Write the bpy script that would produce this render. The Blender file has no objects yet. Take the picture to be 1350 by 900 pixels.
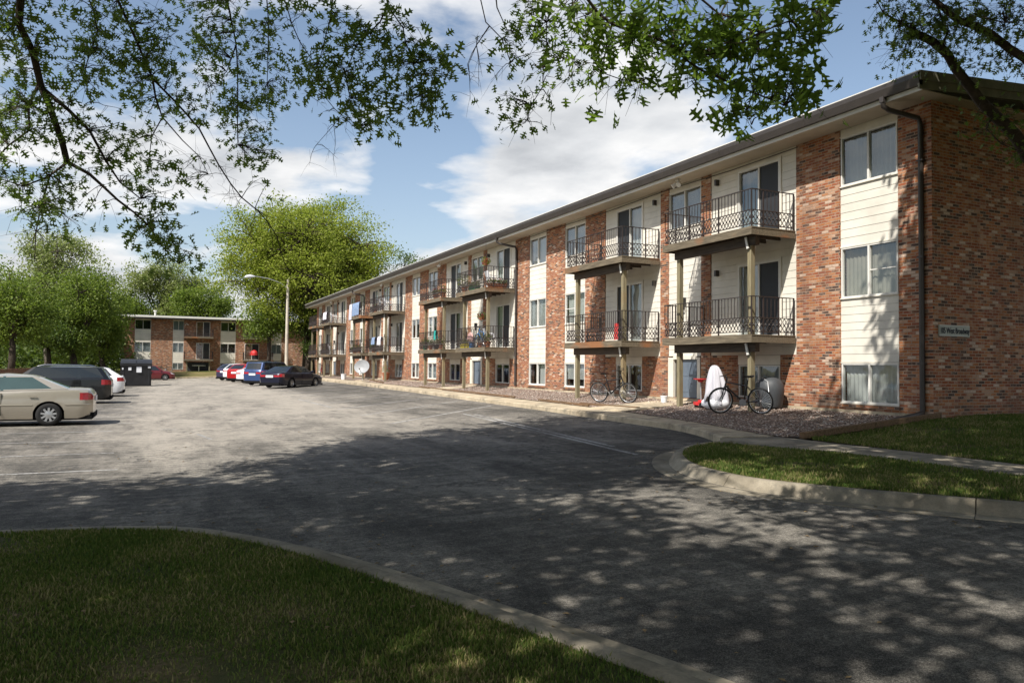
CY1,CX1=24.9,-1.5; CY2,CX2=37.2,-1.6; CY3,CX3=44.6,-1.35
SUN=5.0; SKY=.053; EXPO=.47; CLO=(3.1,1.7,0); CLS=1.62; SKM=2.35
CLB=[(820,200,18,.08),(1120,50,13,-.24),(575,225,6,-.14),(480,300,9,-.09),(150,200,12,.03),(250,300,12,.04),(100,60,8,-.06)]
import bpy, math, random
import numpy as np
from mathutils import Vector, Matrix, geometry
random.seed(7); RNG=np.random.default_rng(7)
sc=bpy.context.scene; COL=sc.collection
R=math.radians
# ------------------------------------------------------------------ camera
EYE=1.75; YAW=R(25.27); PITCH=R(1.87); ROLL=0.010; FPX=1000.
fw=np.array([math.sin(YAW)*math.cos(PITCH),math.cos(YAW)*math.cos(PITCH),math.sin(PITCH)])
rt0=np.array([math.cos(YAW),-math.sin(YAW),0.]); up0=np.cross(rt0,fw)
rt=rt0*math.cos(ROLL)+up0*math.sin(ROLL); up=np.cross(rt,fw)
CAM=np.array([0,0,EYE])
def ray(px,py): return fw+rt*(px-675)/FPX+up*(450-py)/FPX
def at(px,py,depth): return CAM+ray(px,py)*depth
def proj(p):
    d=np.asarray(p,float)-CAM; z=d@fw
    return 675+FPX*(d@rt)/z, 450-FPX*(d@up)/z, z
def onX(px,py,X): r=ray(px,py); return CAM+r*(X/r[0])
def onY(px,py,Y): r=ray(px,py); return CAM+r*(Y/r[1])
cd=bpy.data.cameras.new('camera'); cam=bpy.data.objects.new('camera',cd); COL.objects.link(cam)
cd.sensor_width=36; cd.lens=36*FPX/1350; cd.clip_start=.05; cd.clip_end=3000
cam.matrix_world=Matrix(((rt[0],up[0],-fw[0],0),(rt[1],up[1],-fw[1],0),(rt[2],up[2],-fw[2],EYE),(0,0,0,1)))
sc.camera=cam
# ------------------------------------------------------------------ terrain heights
def sm(t): t=min(max(t,0),1); return t*t*(3-2*t)
def zl(x,y): return max(x,0)*(.025+.0002*min(max(y,0),60))
BASE=.77
def H(x,y):
    if x<11.8: r=zl(x,y)
    else: r=zl(11.8,y)+.13*sm((x-11.8)/.4)
    if x>12.2: r+=(.72-r)*sm((x-12.2)/2.6)
    if y>87: r+=.6*sm((y-87)/12)*(1-sm((x-11)/3))
    return r
# ------------------------------------------------------------------ node helpers
def newmat(name):
    m=bpy.data.materials.new(name); m.use_nodes=True; nt=m.node_tree; nt.nodes.clear()
    out=nt.nodes.new('ShaderNodeOutputMaterial'); return m,nt,out
class N:
    def __init__(s,nt): s.nt=nt
    def n(s,t,**k):
        o=s.nt.nodes.new('ShaderNode'+t)
        for a,b in k.items():
            if a=='inp':
                for i,v in b.items():
                    if hasattr(v,'is_output'): s.nt.links.new(v,o.inputs[i])
                    else: o.inputs[i].default_value=v
            else: setattr(o,a,b)
        return o
    def noise(s,vec,scale,detail=3,rough=.5,dist=0):
        return s.n('TexNoise',inp={'Vector':vec,'Scale':scale,'Detail':detail,'Roughness':rough,'Distortion':dist}).outputs['Fac']
    def ramp(s,fac,stops,interp='LINEAR'):
        o=s.n('ValToRGB',inp={'Fac':fac}); cr=o.color_ramp; cr.interpolation=interp
        while len(cr.elements)<len(stops): cr.elements.new(.5)
        for e,(p,c) in zip(cr.elements,stops):
            e.position=p; e.color=(c,c,c,1) if not hasattr(c,'__len__') else (*c,1)
        return o.outputs['Color']
    def mix(s,f,a,b,mode='MIX'):
        o=s.nt.nodes.new('ShaderNodeMix'); o.data_type='RGBA'; o.blend_type=mode
        for i,v in ((0,f),(6,a),(7,b)):
            if hasattr(v,'is_output'): s.nt.links.new(v,o.inputs[i])
            else: o.inputs[i].default_value=v if i==0 else ((*v,1) if len(v)==3 else v)
        return o.outputs[2]
    def math(s,op,a,b=0,c=0,clamp=False):
        o=s.n('Math',operation=op,use_clamp=clamp)
        for i,v in enumerate((a,b,c)):
            if hasattr(v,'is_output'): s.nt.links.new(v,o.inputs[i])
            else: o.inputs[i].default_value=v
        return o.outputs[0]
    def pos(s): return s.n('NewGeometry').outputs['Position']
    def obj(s): return s.n('TexCoord').outputs['Object']
    def mapv(s,vec,scale=(1,1,1),loc=(0,0,0),rot=(0,0,0)):
        return s.n('Mapping',inp={'Vector':vec,'Scale':scale,'Location':loc,'Rotation':rot}).outputs['Vector']
    def island(s): return s.n('NewGeometry').outputs['Random Per Island']
def bsdf(g,out,col,rough=.8,spec=.3,metal=0,bump=None,bstr=.3,bdist=.01,trans=None,coat=0,alpha=None):
    b=g.n('BsdfPrincipled'); L=g.nt.links
    def st(k,v):
        if hasattr(v,'is_output'): L.new(v,b.inputs[k])
        elif k=='Base Color': b.inputs[k].default_value=(*v,1)
        else: b.inputs[k].default_value=v
    st('Base Color',col); st('Roughness',rough); st('Specular IOR Level',spec); st('Metallic',metal); st('Coat Weight',coat)
    if bump is not None:
        bp=g.n('Bump',inp={'Height':bump,'Strength':bstr,'Distance':bdist}); L.new(bp.outputs[0],b.inputs['Normal'])
    if trans:
        t=g.n('BsdfTranslucent',inp={'Color':trans[0] if hasattr(trans[0],'is_output') else (*trans[0],1)}); mx=g.n('MixShader',inp={0:trans[1]})
        L.new(b.outputs[0],mx.inputs[1]); L.new(t.outputs[0],mx.inputs[2]); L.new(mx.outputs[0],out.inputs[0])
    else: L.new(b.outputs[0],out.inputs[0])
    return b
M={}
def simple(name,col,rough=.7,spec=.3,metal=0,var=.12,nscale=3,bstr=.0,coat=0,bscale=60):
    m,nt,out=newmat(name); g=N(nt); p=g.pos()
    n=g.noise(p,nscale,4,.6)
    dk=tuple(c*(1-var) for c in col); lt=tuple(min(1,c*(1+var)) for c in col)
    c=g.ramp(n,[(.3,dk),(.7,lt)])
    bsdf(g,out,c,rough,spec,metal,bump=g.noise(p,bscale,3) if bstr else None,bstr=bstr,coat=coat); M[name]=m; return m
def build_materials():
    # asphalt
    m,nt,out=newmat('asphalt'); g=N(nt); p=g.pos()
    big=g.noise(g.mapv(p,(.16,.05,.1)),1.6,4,.6,.4); med=g.noise(g.mapv(p,(.5,.28,.3)),1.7,5,.62,.6); fine=g.noise(p,34,3,.7); gr=g.noise(p,150,2,.7)
    sep=g.n('SeparateXYZ',inp={0:p})
    # travelled lane in the middle of the lot is paler than the stalls; tree shade is painted in as darker asphalt at the entrance
    lane=g.math('SUBTRACT',1,g.math('ABSOLUTE',g.math('DIVIDE',g.math('SUBTRACT',sep.outputs[0],3.0),4.6)),clamp=True)
    lane=g.math('MULTIPLY',g.ramp(lane,[(.0,0.),(.35,1.)]),g.n('MapRange',inp={0:sep.outputs[1],1:13.,2:20.,3:.15,4:1.}).outputs[0])
    def S(x,lo=.32,hi=.68): return g.n('MapRange',inp={0:x,1:lo,2:hi,3:-1.,4:1.}).outputs[0]
    strk=g.noise(g.mapv(p,(.30,3.6,1)),1.6,6,.72,.5); strk2=g.noise(g.mapv(p,(2.6,.35,1),rot=(0,0,.5)),1.3,6,.72,.5); mott=g.noise(p,6.5,5,.75,.4)
    f=.47
    for x_,w_ in ((S(big),.13),(S(med),.14),(S(fine),.12),(S(strk),.11),(S(strk2),.08),(S(mott),.12),(S(g.noise(p,110,2,.6)),.10)):
        f=g.math('ADD',f,g.math('MULTIPLY',x_,w_))
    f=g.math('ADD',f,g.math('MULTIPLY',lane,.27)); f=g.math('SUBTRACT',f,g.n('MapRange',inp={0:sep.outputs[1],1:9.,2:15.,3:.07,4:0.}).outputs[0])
    c=g.ramp(f,[(.16,(.026,.024,.021)),(.40,(.082,.075,.064)),(.60,(.20,.182,.155)),(.82,(.34,.307,.257))])
    ag=g.n('TexVoronoi',inp={'Vector':p,'Scale':190.,'Randomness':1.}); agc=g.n('SeparateColor',inp={0:ag.outputs['Color']}).outputs[0]
    c=g.mix(g.ramp(agc,[(.72,0.),(.8,.4)]),c,g.mix(.5,c,(.46,.43,.38)))
    c=g.mix(g.ramp(agc,[(.16,.4),(.24,0.)]),c,(.03,.03,.03))
    oil=g.ramp(g.noise(p,1.9,2,.5),[(.66,0.),(.74,.6)]); c=g.mix(oil,c,(.035,.033,.032))
    def cracks(scale,w,dist,seed):
        pv=g.mapv(p,(1,.7,0),(seed,seed*2,0))
        nz=g.n('TexNoise',inp={'Vector':p,'Scale':1.3,'Detail':5,'Roughness':.65}).outputs['Color']
        pw=g.n('VectorMath',operation='ADD',inp={0:pv,1:g.n('VectorMath',operation='SCALE',inp={0:nz,'Scale':dist}).outputs[0]}).outputs[0]
        v=g.n('TexVoronoi',feature='DISTANCE_TO_EDGE',inp={'Vector':pw,'Scale':scale}).outputs['Distance']
        return g.ramp(v,[(0.,1.),(w,0.)])
    ck=g.math('MULTIPLY',cracks(.2,.0075,1.6,3.),g.ramp(g.noise(p,.3,2),[(.38,0.),(.46,1.)]))
    ck2=g.math('MULTIPLY',cracks(.55,.012,1.1,11.),g.ramp(g.noise(p,.23,2),[(.52,0.),(.62,.8)]))
    ck=g.math('MAXIMUM',ck,ck2)
    c=g.mix(g.math('MULTIPLY',ck,.8),c,(.03,.03,.03))
    hgt=g.math('SUBTRACT',g.math('ADD',fine,g.math('MULTIPLY',gr,.6)),ck)
    bsdf(g,out,c,.88,.25,bump=hgt,bstr=.55,bdist=.01); M['asphalt']=m
    # concrete
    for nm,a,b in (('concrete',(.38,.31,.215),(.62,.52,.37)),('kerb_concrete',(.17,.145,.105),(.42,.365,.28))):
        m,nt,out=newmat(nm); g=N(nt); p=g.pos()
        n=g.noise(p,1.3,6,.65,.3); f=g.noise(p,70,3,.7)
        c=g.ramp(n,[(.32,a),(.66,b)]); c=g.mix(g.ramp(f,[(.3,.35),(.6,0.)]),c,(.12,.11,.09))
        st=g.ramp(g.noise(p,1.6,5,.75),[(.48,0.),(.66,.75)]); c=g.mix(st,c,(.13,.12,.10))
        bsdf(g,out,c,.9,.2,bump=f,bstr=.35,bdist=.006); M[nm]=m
    # brick
    m,nt,out=newmat('brick'); g=N(nt); geo=g.n('NewGeometry'); p=geo.outputs['Position']
    sp=g.n('SeparateXYZ',inp={0:p}); sn=g.n('SeparateXYZ',inp={0:geo.outputs['True Normal']})
    isx=g.math('GREATER_THAN',g.math('ABSOLUTE',sn.outputs[0]),.5)
    u=g.math('ADD',g.math('MULTIPLY',sp.outputs[1],isx),g.math('MULTIPLY',sp.outputs[0],g.math('SUBTRACT',1,isx)))
    vec=g.n('CombineXYZ',inp={0:u,1:sp.outputs[2]}).outputs[0]
    bt=g.n('TexBrick',offset=.5,inp={'Vector':vec,'Color1':(0,0,0,1),'Color2':(1,1,1,1),'Mortar':(.5,.5,.5,1),'Scale':1.,'Mortar Size':.0085,'Mortar Smooth':.3,'Bias':0.,'Brick Width':.205,'Row Height':.0665})
    pal=[(0.,(.085,.055,.045)),(.06,(.19,.085,.048)),(.18,(.33,.10,.042)),(.33,(.44,.165,.06)),(.47,(.35,.112,.048)),(.60,(.46,.20,.09)),(.74,(.52,.31,.20)),(.82,(.29,.09,.048)),(.90,(.63,.47,.36)),(.96,(.085,.06,.05))]
    c=g.ramp(bt.outputs['Color'],pal,'CONSTANT')
    sme=g.noise(g.mapv(vec,(1,2.2,1)),5.5,4,.7,.5); c=g.mix(g.ramp(sme,[(.50,0.),(.68,.5)]),c,(.64,.46,.35))
    fn=g.noise(p,45,3,.7); c=g.mix(g.ramp(fn,[(.3,.35),(.6,0.)]),c,(.09,.05,.04))
    c=g.mix(bt.outputs['Fac'],c,(.40,.30,.22))
    c=g.mix(g.ramp(g.noise(g.mapv(p,(1.6,1.6,.35)),.8,4,.65),[(.46,0.),(.72,.5)]),c,(.13,.07,.05)); c=g.mix(g.n('MapRange',inp={0:sp.outputs[2],1:.75,2:1.25,3:.35,4:0.}).outputs[0],c,(.16,.12,.09))
    hg=g.math('SUBTRACT',g.math('MULTIPLY',fn,.4),bt.outputs['Fac'])
    bsdf(g,out,c,.88,.2,bump=hg,bstr=.7,bdist=.012); M['brick']=m
    # siding, wood etc
    simple('siding',(.70,.66,.575),.6,.3,var=.12,nscale=1.2)
    simple('trim_white',(.72,.70,.65),.5,.4,var=.05)
    simple('soffit',(.48,.42,.33),.7,.2,var=.10,nscale=1.5)
    simple('gutter_brown',(.05,.042,.038),.45,.5,var=.15)
    simple('fascia_olive',(.20,.19,.14),.6,.3,var=.30,nscale=2.5)
    simple('roof_metal',(.50,.50,.48),.6,.4,var=.15,nscale=.8)
    simple('roof_gravel',(.36,.35,.33),.9,.2,var=.2,nscale=2,bstr=.4)
    simple('rail_iron',(.035,.026,.024),.5,.4,var=.2)
    simple('dark_interior',(.035,.037,.04),.9,.1)
    simple('door_blue',(.12,.15,.19),.5,.4,var=.08)
    simple('screen_dark',(.028,.030,.034),.55,.35)
    simple('white_cloth',(.50,.49,.53),.85,.1,var=.06)
    simple('teal_plastic',(.62,.72,.70),.5,.4,var=.06)
    simple('red_plastic',(.55,.03,.03),.4,.5,var=.1)
    simple('silver_cover',(.055,.06,.066),.55,.4,metal=.0,var=.15)
    simple('black_paint',(.012,.012,.014),.35,.5)
    simple('tyre',(.022,.022,.022),.85,.25)
    simple('rim_silver',(.55,.56,.57),.3,.5,metal=.75,var=.05)
    simple('underbody',(.012,.012,.012),.9,.1)
    simple('chrome',(.6,.6,.6),.2,.5,metal=1,var=.02)
    simple('plate_white',(.72,.73,.76),.5,.3,var=.03)
    simple('head_lamp',(.62,.64,.66),.12,.6,var=.03)
    simple('tail_lamp',(.34,.012,.018),.2,.6,var=.1,coat=.5)
    simple('amber',(.6,.22,.03),.3,.5)
    simple('lamp_pole',(.50,.45,.37),.75,.3,var=.12,nscale=2)
    simple('lamp_metal',(.45,.46,.47),.4,.5,metal=.5)
    simple('dumpster_black',(.016,.016,.018),.5,.45,var=.35,nscale=2)
    simple('fence_wood',(.20,.10,.06),.85,.2,var=.3,nscale=6)
    simple('dish_grey',(.30,.31,.32),.5,.4)
    simple('terracotta',(.38,.15,.08),.8,.2)
    simple('green_plastic',(.03,.16,.08),.5,.4)
    simple('blanket_blue',(.20,.27,.40),.9,.1,var=.45,nscale=9)
    simple('curtain',(.62,.61,.58),.9,.1,var=.08)
    simple('curtain_tan',(.42,.38,.31),.9,.1,var=.1)
    simple('blind_grey',(.33,.36,.36),.8,.2,var=.06)
    simple('flower_pink',(.75,.45,.42),.8,.2,var=.3,nscale=25)
    simple('flower_red',(.45,.03,.06),.8,.2,var=.4,nscale=25)
    simple('yellow_plastic',(.6,.5,.06),.6,.3)
    simple('blue_plastic',(.05,.18,.4),.5,.3)
    simple('sign_plate',(.42,.43,.38),.6,.3,var=.1,nscale=12)
    simple('sign_ink',(.015,.02,.03),.6,.3)
    # weathered wood (streaks along its length)
    for nm,a,b,c3 in (('wood_weathered',(.085,.07,.05),(.22,.18,.125),(.30,.12,.045)),('wood_post',(.14,.12,.075),(.31,.27,.17),(.24,.18,.10)),('wood_dark',(.05,.04,.032),(.11,.085,.065),(.09,.06,.04)),('timber',(.09,.06,.035),(.22,.14,.08),(.2,.11,.06))):
        m,nt,out=newmat(nm); g=N(nt); p=g.pos()
        sc_=(18,1.2,18) if nm!='wood_post' else (22,22,1.2)
        n=g.noise(g.mapv(p,sc_),1.6,4,.6,.3); c=g.ramp(n,[(.3,a),(.7,b)])
        c=g.mix(g.ramp(g.noise(g.mapv(p,(.8,.5,.8)),1.3,2),[(.55,0.),(.68,.75)]),c,c3)
        bsdf(g,out,c,.85,.2,bump=n,bstr=.3); M[nm]=m
    # glass: mostly see-through, mirrors what faces it
    m,nt,out=newmat('glass'); g=N(nt)
    tr=g.n('BsdfTransparent',inp={0:(.72,.76,.76,1)}); gl=g.n('BsdfGlossy',inp={'Color':(.85,.9,.95,1),'Roughness':.03})
    bpn=g.n('Bump',inp={'Height':g.noise(g.pos(),1.6,2),'Strength':.12,'Distance':.05}); nt.links.new(bpn.outputs[0],gl.inputs['Normal'])
    lw=g.n('LayerWeight',inp={0:.5}); fr=g.math('ADD',g.math('MULTIPLY',g.math('POWER',lw.outputs['Facing'],3.),.75),.13,clamp=True); mx=g.n('MixShader'); nt.links.new(fr,mx.inputs[0]); nt.links.new(tr.outputs[0],mx.inputs[1]); nt.links.new(gl.outputs[0],mx.inputs[2]); nt.links.new(mx.outputs[0],out.inputs[0]); M['glass']=m
    simple('car_glass',(.014,.018,.018),.04,.9,var=.02)
    simple('car_glass_teal',(.05,.085,.08),.05,.9,var=.1)
    for nm,c,mt in (('paint_gold',(.44,.40,.33),.5),('paint_black',(.008,.009,.010),.1),('paint_white',(.72,.73,.74),.0),('paint_navy',(.010,.012,.028),.3),('paint_blue',(.04,.075,.19),.4),('paint_red',(.36,.012,.014),.1),('paint_maroon',(.12,.008,.012),.1),('paint_purple',(.045,.04,.085),.3)):
        simple(nm,c,.28,.5,metal=mt,var=.03,coat=.6)
    # leaves
    def leafmat(nm,a,b,c,tr=.42):
        m,nt,out=newmat(nm); g=N(nt)
        r=g.island(); col=g.ramp(r,[(0.,a),(.5,b),(1.,c)])
        big=g.noise(g.pos(),.35,2); col=g.mix(g.ramp(big,[(.35,.4),(.65,0.)]),col,tuple(x*.6 for x in a))
        tcol=g.mix(.5,col,(.22,.34,.03))
        bsdf(g,out,col,.55,.3,trans=(tcol,tr)); M[nm]=m
    leafmat('oak_leaf',(.10,.18,.028),(.16,.26,.042),(.24,.34,.06),.6)
    leafmat('oak_leaf_small',(.075,.12,.032),(.12,.185,.045),(.19,.26,.065),.55)
    leafmat('leaf_lime',(.23,.28,.036),(.31,.355,.05),(.39,.42,.075),.5)
    leafmat('leaf_mid',(.10,.155,.026),(.165,.225,.038),(.24,.29,.055),.45)
    leafmat('leaf_dark',(.055,.095,.02),(.09,.14,.03),(.14,.18,.045),.35)
    leafmat('leaf_pale',(.22,.26,.09),(.27,.31,.11),(.33,.35,.14),.4)
    simple('bark',(.060,.048,.038),.95,.1,var=.4,nscale=7,bstr=.5,bscale=22)
    simple('bark_light',(.14,.12,.10),.95,.1,var=.4,nscale=7,bstr=.5,bscale=22)
    # grass
    m,nt,out=newmat('grass_blade'); g=N(nt); r=g.island(); pt=g.noise(g.pos(),1.1,3,.6)
    col=g.ramp(g.math('ADD',g.math('MULTIPLY',r,.45),g.math('MULTIPLY',pt,.7)),[(.32,(.050,.092,.016)),(.52,(.085,.13,.024)),(.66,(.145,.16,.042)),(.80,(.30,.25,.12))])
    bsdf(g,out,col,.7,.2,trans=(g.mix(.5,col,(.16,.22,.02)),.3)); M['grass_blade']=m
    m,nt,out=newmat('lawn_soil'); g=N(nt); p=g.pos(); n=g.noise(p,1.1,3,.6); f=g.noise(p,30,4,.7)
    c=g.ramp(g.math('ADD',g.math('MULTIPLY',n,.6),g.math('MULTIPLY',f,.4)),[(.35,(.04,.058,.016)),(.5,(.09,.085,.035)),(.62,(.19,.14,.08))])
    bsdf(g,out,c,.95,.1,bump=f,bstr=.6,bdist=.03); M['lawn_soil']=m
    m,nt,out=newmat('ground_grass'); g=N(nt); p=g.pos(); n=g.noise(p,.25,4,.6); f=g.noise(p,14,4,.7)
    c=g.ramp(g.math('ADD',g.math('MULTIPLY',n,.6),g.math('MULTIPLY',f,.4)),[(.35,(.045,.075,.015)),(.5,(.14,.12,.05)),(.65,(.26,.20,.10))])
    bsdf(g,out,c,.95,.1,bump=f,bstr=.5,bdist=.03); M['ground_grass']=m
    m,nt,out=newmat('gravel_bed'); g=N(nt); p=g.pos()
    v=g.n('TexVoronoi',inp={'Vector':p,'Scale':22.,'Randomness':1.}); cc=g.n('SeparateColor',inp={0:v.outputs['Color']}).outputs[0]
    c=g.ramp(cc,[(0.,(.13,.095,.075)),(.3,(.26,.19,.15)),(.6,(.36,.28,.23)),(.85,(.46,.39,.33)),(1.,(.55,.50,.45))])
    c=g.mix(g.ramp(v.outputs['Distance'],[(.25,0.),(.7,.8)]),c,(.07,.05,.04))
    bsdf(g,out,c,.9,.2,bump=g.math('SUBTRACT',1,v.outputs['Distance']),bstr=.9,bdist=.04); M['gravel_bed']=m
    m,nt,out=newmat('stone'); g=N(nt); c=g.ramp(g.island(),[(0.,(.13,.09,.07)),(.3,(.27,.19,.15)),(.6,(.38,.28,.23)),(.85,(.48,.40,.34)),(1.,(.62,.57,.52))])
    bsdf(g,out,c,.85,.2); M['stone']=m
    # worn paint
    m,nt,out=newmat('line_paint'); g=N(nt); p=g.pos(); w=g.noise(p,14,5,.8); w2=g.noise(p,.8,2)
    f=g.ramp(g.math('ADD',g.math('MULTIPLY',w,.7),g.math('MULTIPLY',w2,.3)),[(.44,0.),(.60,1.)])
    c=g.mix(f,(.42,.41,.39),(.10,.097,.09)); bsdf(g,out,c,.8,.25,bump=w,bstr=.3); M['line_paint']=m
# ------------------------------------------------------------------ mesh builder
class MB:
    def __init__(s): s.v=[]; s.f=[]; s.m=[]; s.T=None
    def add(s,pts,faces,mat=0):
        b=len(s.v)
        for p in pts: s.v.append(tuple(s.T(p)) if s.T else tuple(p))
        for f in faces: s.f.append([b+i for i in f]); s.m.append(mat)
    def box(s,x0,x1,y0,y1,z0,z1,mat=0):
        s.add([(x0,y0,z0),(x1,y0,z0),(x1,y1,z0),(x0,y1,z0),(x0,y0,z1),(x1,y0,z1),(x1,y1,z1),(x0,y1,z1)],
              [(0,3,2,1),(4,5,6,7),(0,1,5,4),(1,2,6,5),(2,3,7,6),(3,0,4,7)],mat); return s
    def bar(s,a,b,w,h,mat=0,upv=(0,0,1)):
        a=Vector(a); b=Vector(b); d=(b-a).normalized(); u=Vector(upv); sd=d.cross(u)
        if sd.length<1e-4: sd=d.cross(Vector((1,0,0)))
        sd.normalize(); u2=sd.cross(d)
        pts=[]
        for c in (a,b):
            for i,j in ((-1,-1),(1,-1),(1,1),(-1,1)): pts.append(c+sd*(w/2*i)+u2*(h/2*j))
        s.add(pts,[(3,2,1,0),(4,5,6,7),(0,1,5,4),(1,2,6,5),(2,3,7,6),(3,0,4,7)],mat); return s
    def tube(s,path,rad,n=6,mat=0,caps=True):
        P=[Vector(p) for p in path]; k=len(P)
        if not hasattr(rad,'__len__'): rad=[rad]*k
        pts=[]; ref=None
        for i in range(k):
            d=(P[min(i+1,k-1)]-P[max(i-1,0)])
            if d.length<1e-9: d=Vector((0,0,1))
            d.normalize()
            if ref is None:
                ref=Vector((0,0,1)) if abs(d.z)<.9 else Vector((1,0,0))
            x=ref-d*ref.dot(d)
            if x.length<1e-5: x=d.orthogonal()
            x.normalize(); ref=x; y=d.cross(x)
            for j in range(n):
                a=2*math.pi*j/n; pts.append(P[i]+x*(rad[i]*math.cos(a))+y*(rad[i]*math.sin(a)))
        fs=[]
        for i in range(k-1):
            for j in range(n):
                a=i*n+j; b=i*n+(j+1)%n; fs.append((a,b,b+n,a+n))
        if caps: fs.append(tuple(range(n))[::-1]); fs.append(tuple((k-1)*n+j for j in range(n)))
        s.add(pts,fs,mat); return s
    def lathe(s,prof,c=(0,0,0),ax='z',n=20,mat=0):   # prof: (r, h)
        pts=[]
        for r,h in prof:
            for j in range(n):
                a=2*math.pi*j/n; x=r*math.cos(a); y=r*math.sin(a)
                q=(x,y,h) if ax=='z' else ((x,h,y) if ax=='y' else (h,x,y))
                pts.append((q[0]+c[0],q[1]+c[1],q[2]+c[2]))
        fs=[(i*n+j,i*n+(j+1)%n,(i+1)*n+(j+1)%n,(i+1)*n+j) for i in range(len(prof)-1) for j in range(n)]
        s.add(pts,fs,mat); return s
    def prism(s,poly,z0,z1,mat=0,axis='z'):
        n=len(poly)
        def q(p,h): return (p[0],p[1],h) if axis=='z' else ((p[0],h,p[1]) if axis=='y' else (h,p[0],p[1]))
        s.add([q(p,z0) for p in poly]+[q(p,z1) for p in poly],[tuple(range(n))[::-1],tuple(range(n,2*n))]+[(i,(i+1)%n,n+(i+1)%n,n+i) for i in range(n)],mat); return s
    def build(s,name,mats,parent=None,world=True,smooth=None,label=None):
        if isinstance(mats,str): mats=[mats]
        me=bpy.data.meshes.new(name)
        off=(0,0,0)
        if parent is not None and world:
            q=parent; off=Vector((0,0,0))
            while q: off+=q.location; q=q.parent
        vs=[(a-off[0],b-off[1],c-off[2]) for a,b,c in s.v]
        me.from_pydata(vs,[],s.f)
        for k in mats: me.materials.append(M[k])
        if any(s.m): me.polygons.foreach_set('material_index',s.m)
        if smooth is not None:
            me.shade_smooth()
            if smooth<180: me.set_sharp_from_angle(angle=R(smooth))
        me.update()
        o=bpy.data.objects.new(name,me); COL.objects.link(o)
        if parent is not None: o.parent=parent
        if label: o['label']=label
        return o
def fast(name,verts,faces,mat,parent=None,world=True,label=None):
    verts=np.asarray(verts,float); faces=np.asarray(faces)
    if parent is not None and world:
        q=parent; off=Vector((0,0,0))
        while q: off+=q.location; q=q.parent
        verts=verts-np.array(off)
    me=bpy.data.meshes.new(name); k,mn=faces.shape
    me.vertices.add(len(verts)); me.vertices.foreach_set('co',verts.ravel())
    me.loops.add(k*mn); me.loops.foreach_set('vertex_index',faces.ravel().astype(np.int32))
    me.polygons.add(k); me.polygons.foreach_set('loop_start',np.arange(0,k*mn,mn,dtype=np.int32))
    me.update(calc_edges=True); me.materials.append(M[mat])
    o=bpy.data.objects.new(name,me); COL.objects.link(o)
    if parent is not None: o.parent=parent
    if label: o['label']=label
    return o
def tag(o,label=None,cat=None,group=None,kind=None):
    if label: o['label']=label
    if cat: o['category']=cat
    if group: o['group']=group
    if kind: o['kind']=kind
    return o
def empty(name,loc,label,cat,group=None,rz=0):
    o=bpy.data.objects.new(name,None); COL.objects.link(o); o.location=loc; o.rotation_euler=(0,0,rz); o.empty_display_size=.3
    tag(o,label,cat,group)
    return o
KIDS={}
def children(o): return [c for c in bpy.data.objects if c.parent==o]
def copy_tree(o,parent=None):
    c=o.copy(); COL.objects.link(c)
    if parent is not None: c.parent=parent
    for ch in children(o): copy_tree(ch,c)
    return c
def crom(pts,step=.25):
    P=[np.array(p,float) for p in pts]; P=[2*P[0]-P[1]]+P+[2*P[-1]-P[-2]]; out=[]
    for i in range(1,len(P)-2):
        n=max(1,int(np.linalg.norm(P[i+1]-P[i])/step))
        for k in range(n):
            t=k/n; a,b,c,d=P[i-1:i+3]
            out.append(.5*((2*b)+(-a+c)*t+(2*a-5*b+4*c-d)*t*t+(-a+3*b-3*c+d)*t**3))
    out.append(P[-2]); return out
build_materials()
simple('teal_towel',(.03,.30,.27),.9,.1,var=.2,nscale=9)
simple('blanket_white',(.62,.60,.66),.9,.1,var=.45,nscale=9)
M['litter']=simple('litter',(.24,.17,.09),.9,.1,var=.4,nscale=30)
# ------------------------------------------------------------------ ground
def axis(fine0,fine1,st,far):
    a=list(np.arange(fine0,fine1+.01,st)); x=fine0; d=st
    lo=[]; 
    while x>-far: d*=1.35; x-=d; lo.append(x)
    hi=[]; x=a[-1]; d=st
    while x<far: d*=1.35; x+=d; hi.append(x)
    return lo[::-1]+a+hi
gx=axis(-9,20,.7,900); gy=axis(-16,106,1.,900)
lx0,lx1,ly0,ly1=-7.3,11.9,-15,87
V=[]
for y in gy:
    for x in gx:
        h=H(x,y)
        if lx0-.3<x<lx1+.3 and ly0-.3<y<ly1+.3: h-=.07
        V.append((x,y,h-.03))
nx=len(gx); Fq=[(j*nx+i,j*nx+i+1,(j+1)*nx+i+1,(j+1)*nx+i) for j in range(len(gy)-1) for i in range(nx-1)]
tag(fast('ground',V,Fq,'ground_grass'),kind='structure')
# asphalt lot
mb=MB(); xs=np.linspace(lx0,12.1,30); ys=np.linspace(ly0,ly1,110)
V=[(x,y,zl(x,y)) for y in ys for x in xs]; nx=len(xs)
tag(fast('parking_lot',V,[(j*nx+i,j*nx+i+1,(j+1)*nx+i+1,(j+1)*nx+i) for j in range(len(ys)-1) for i in range(nx-1)],'asphalt'),kind='structure')
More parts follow.
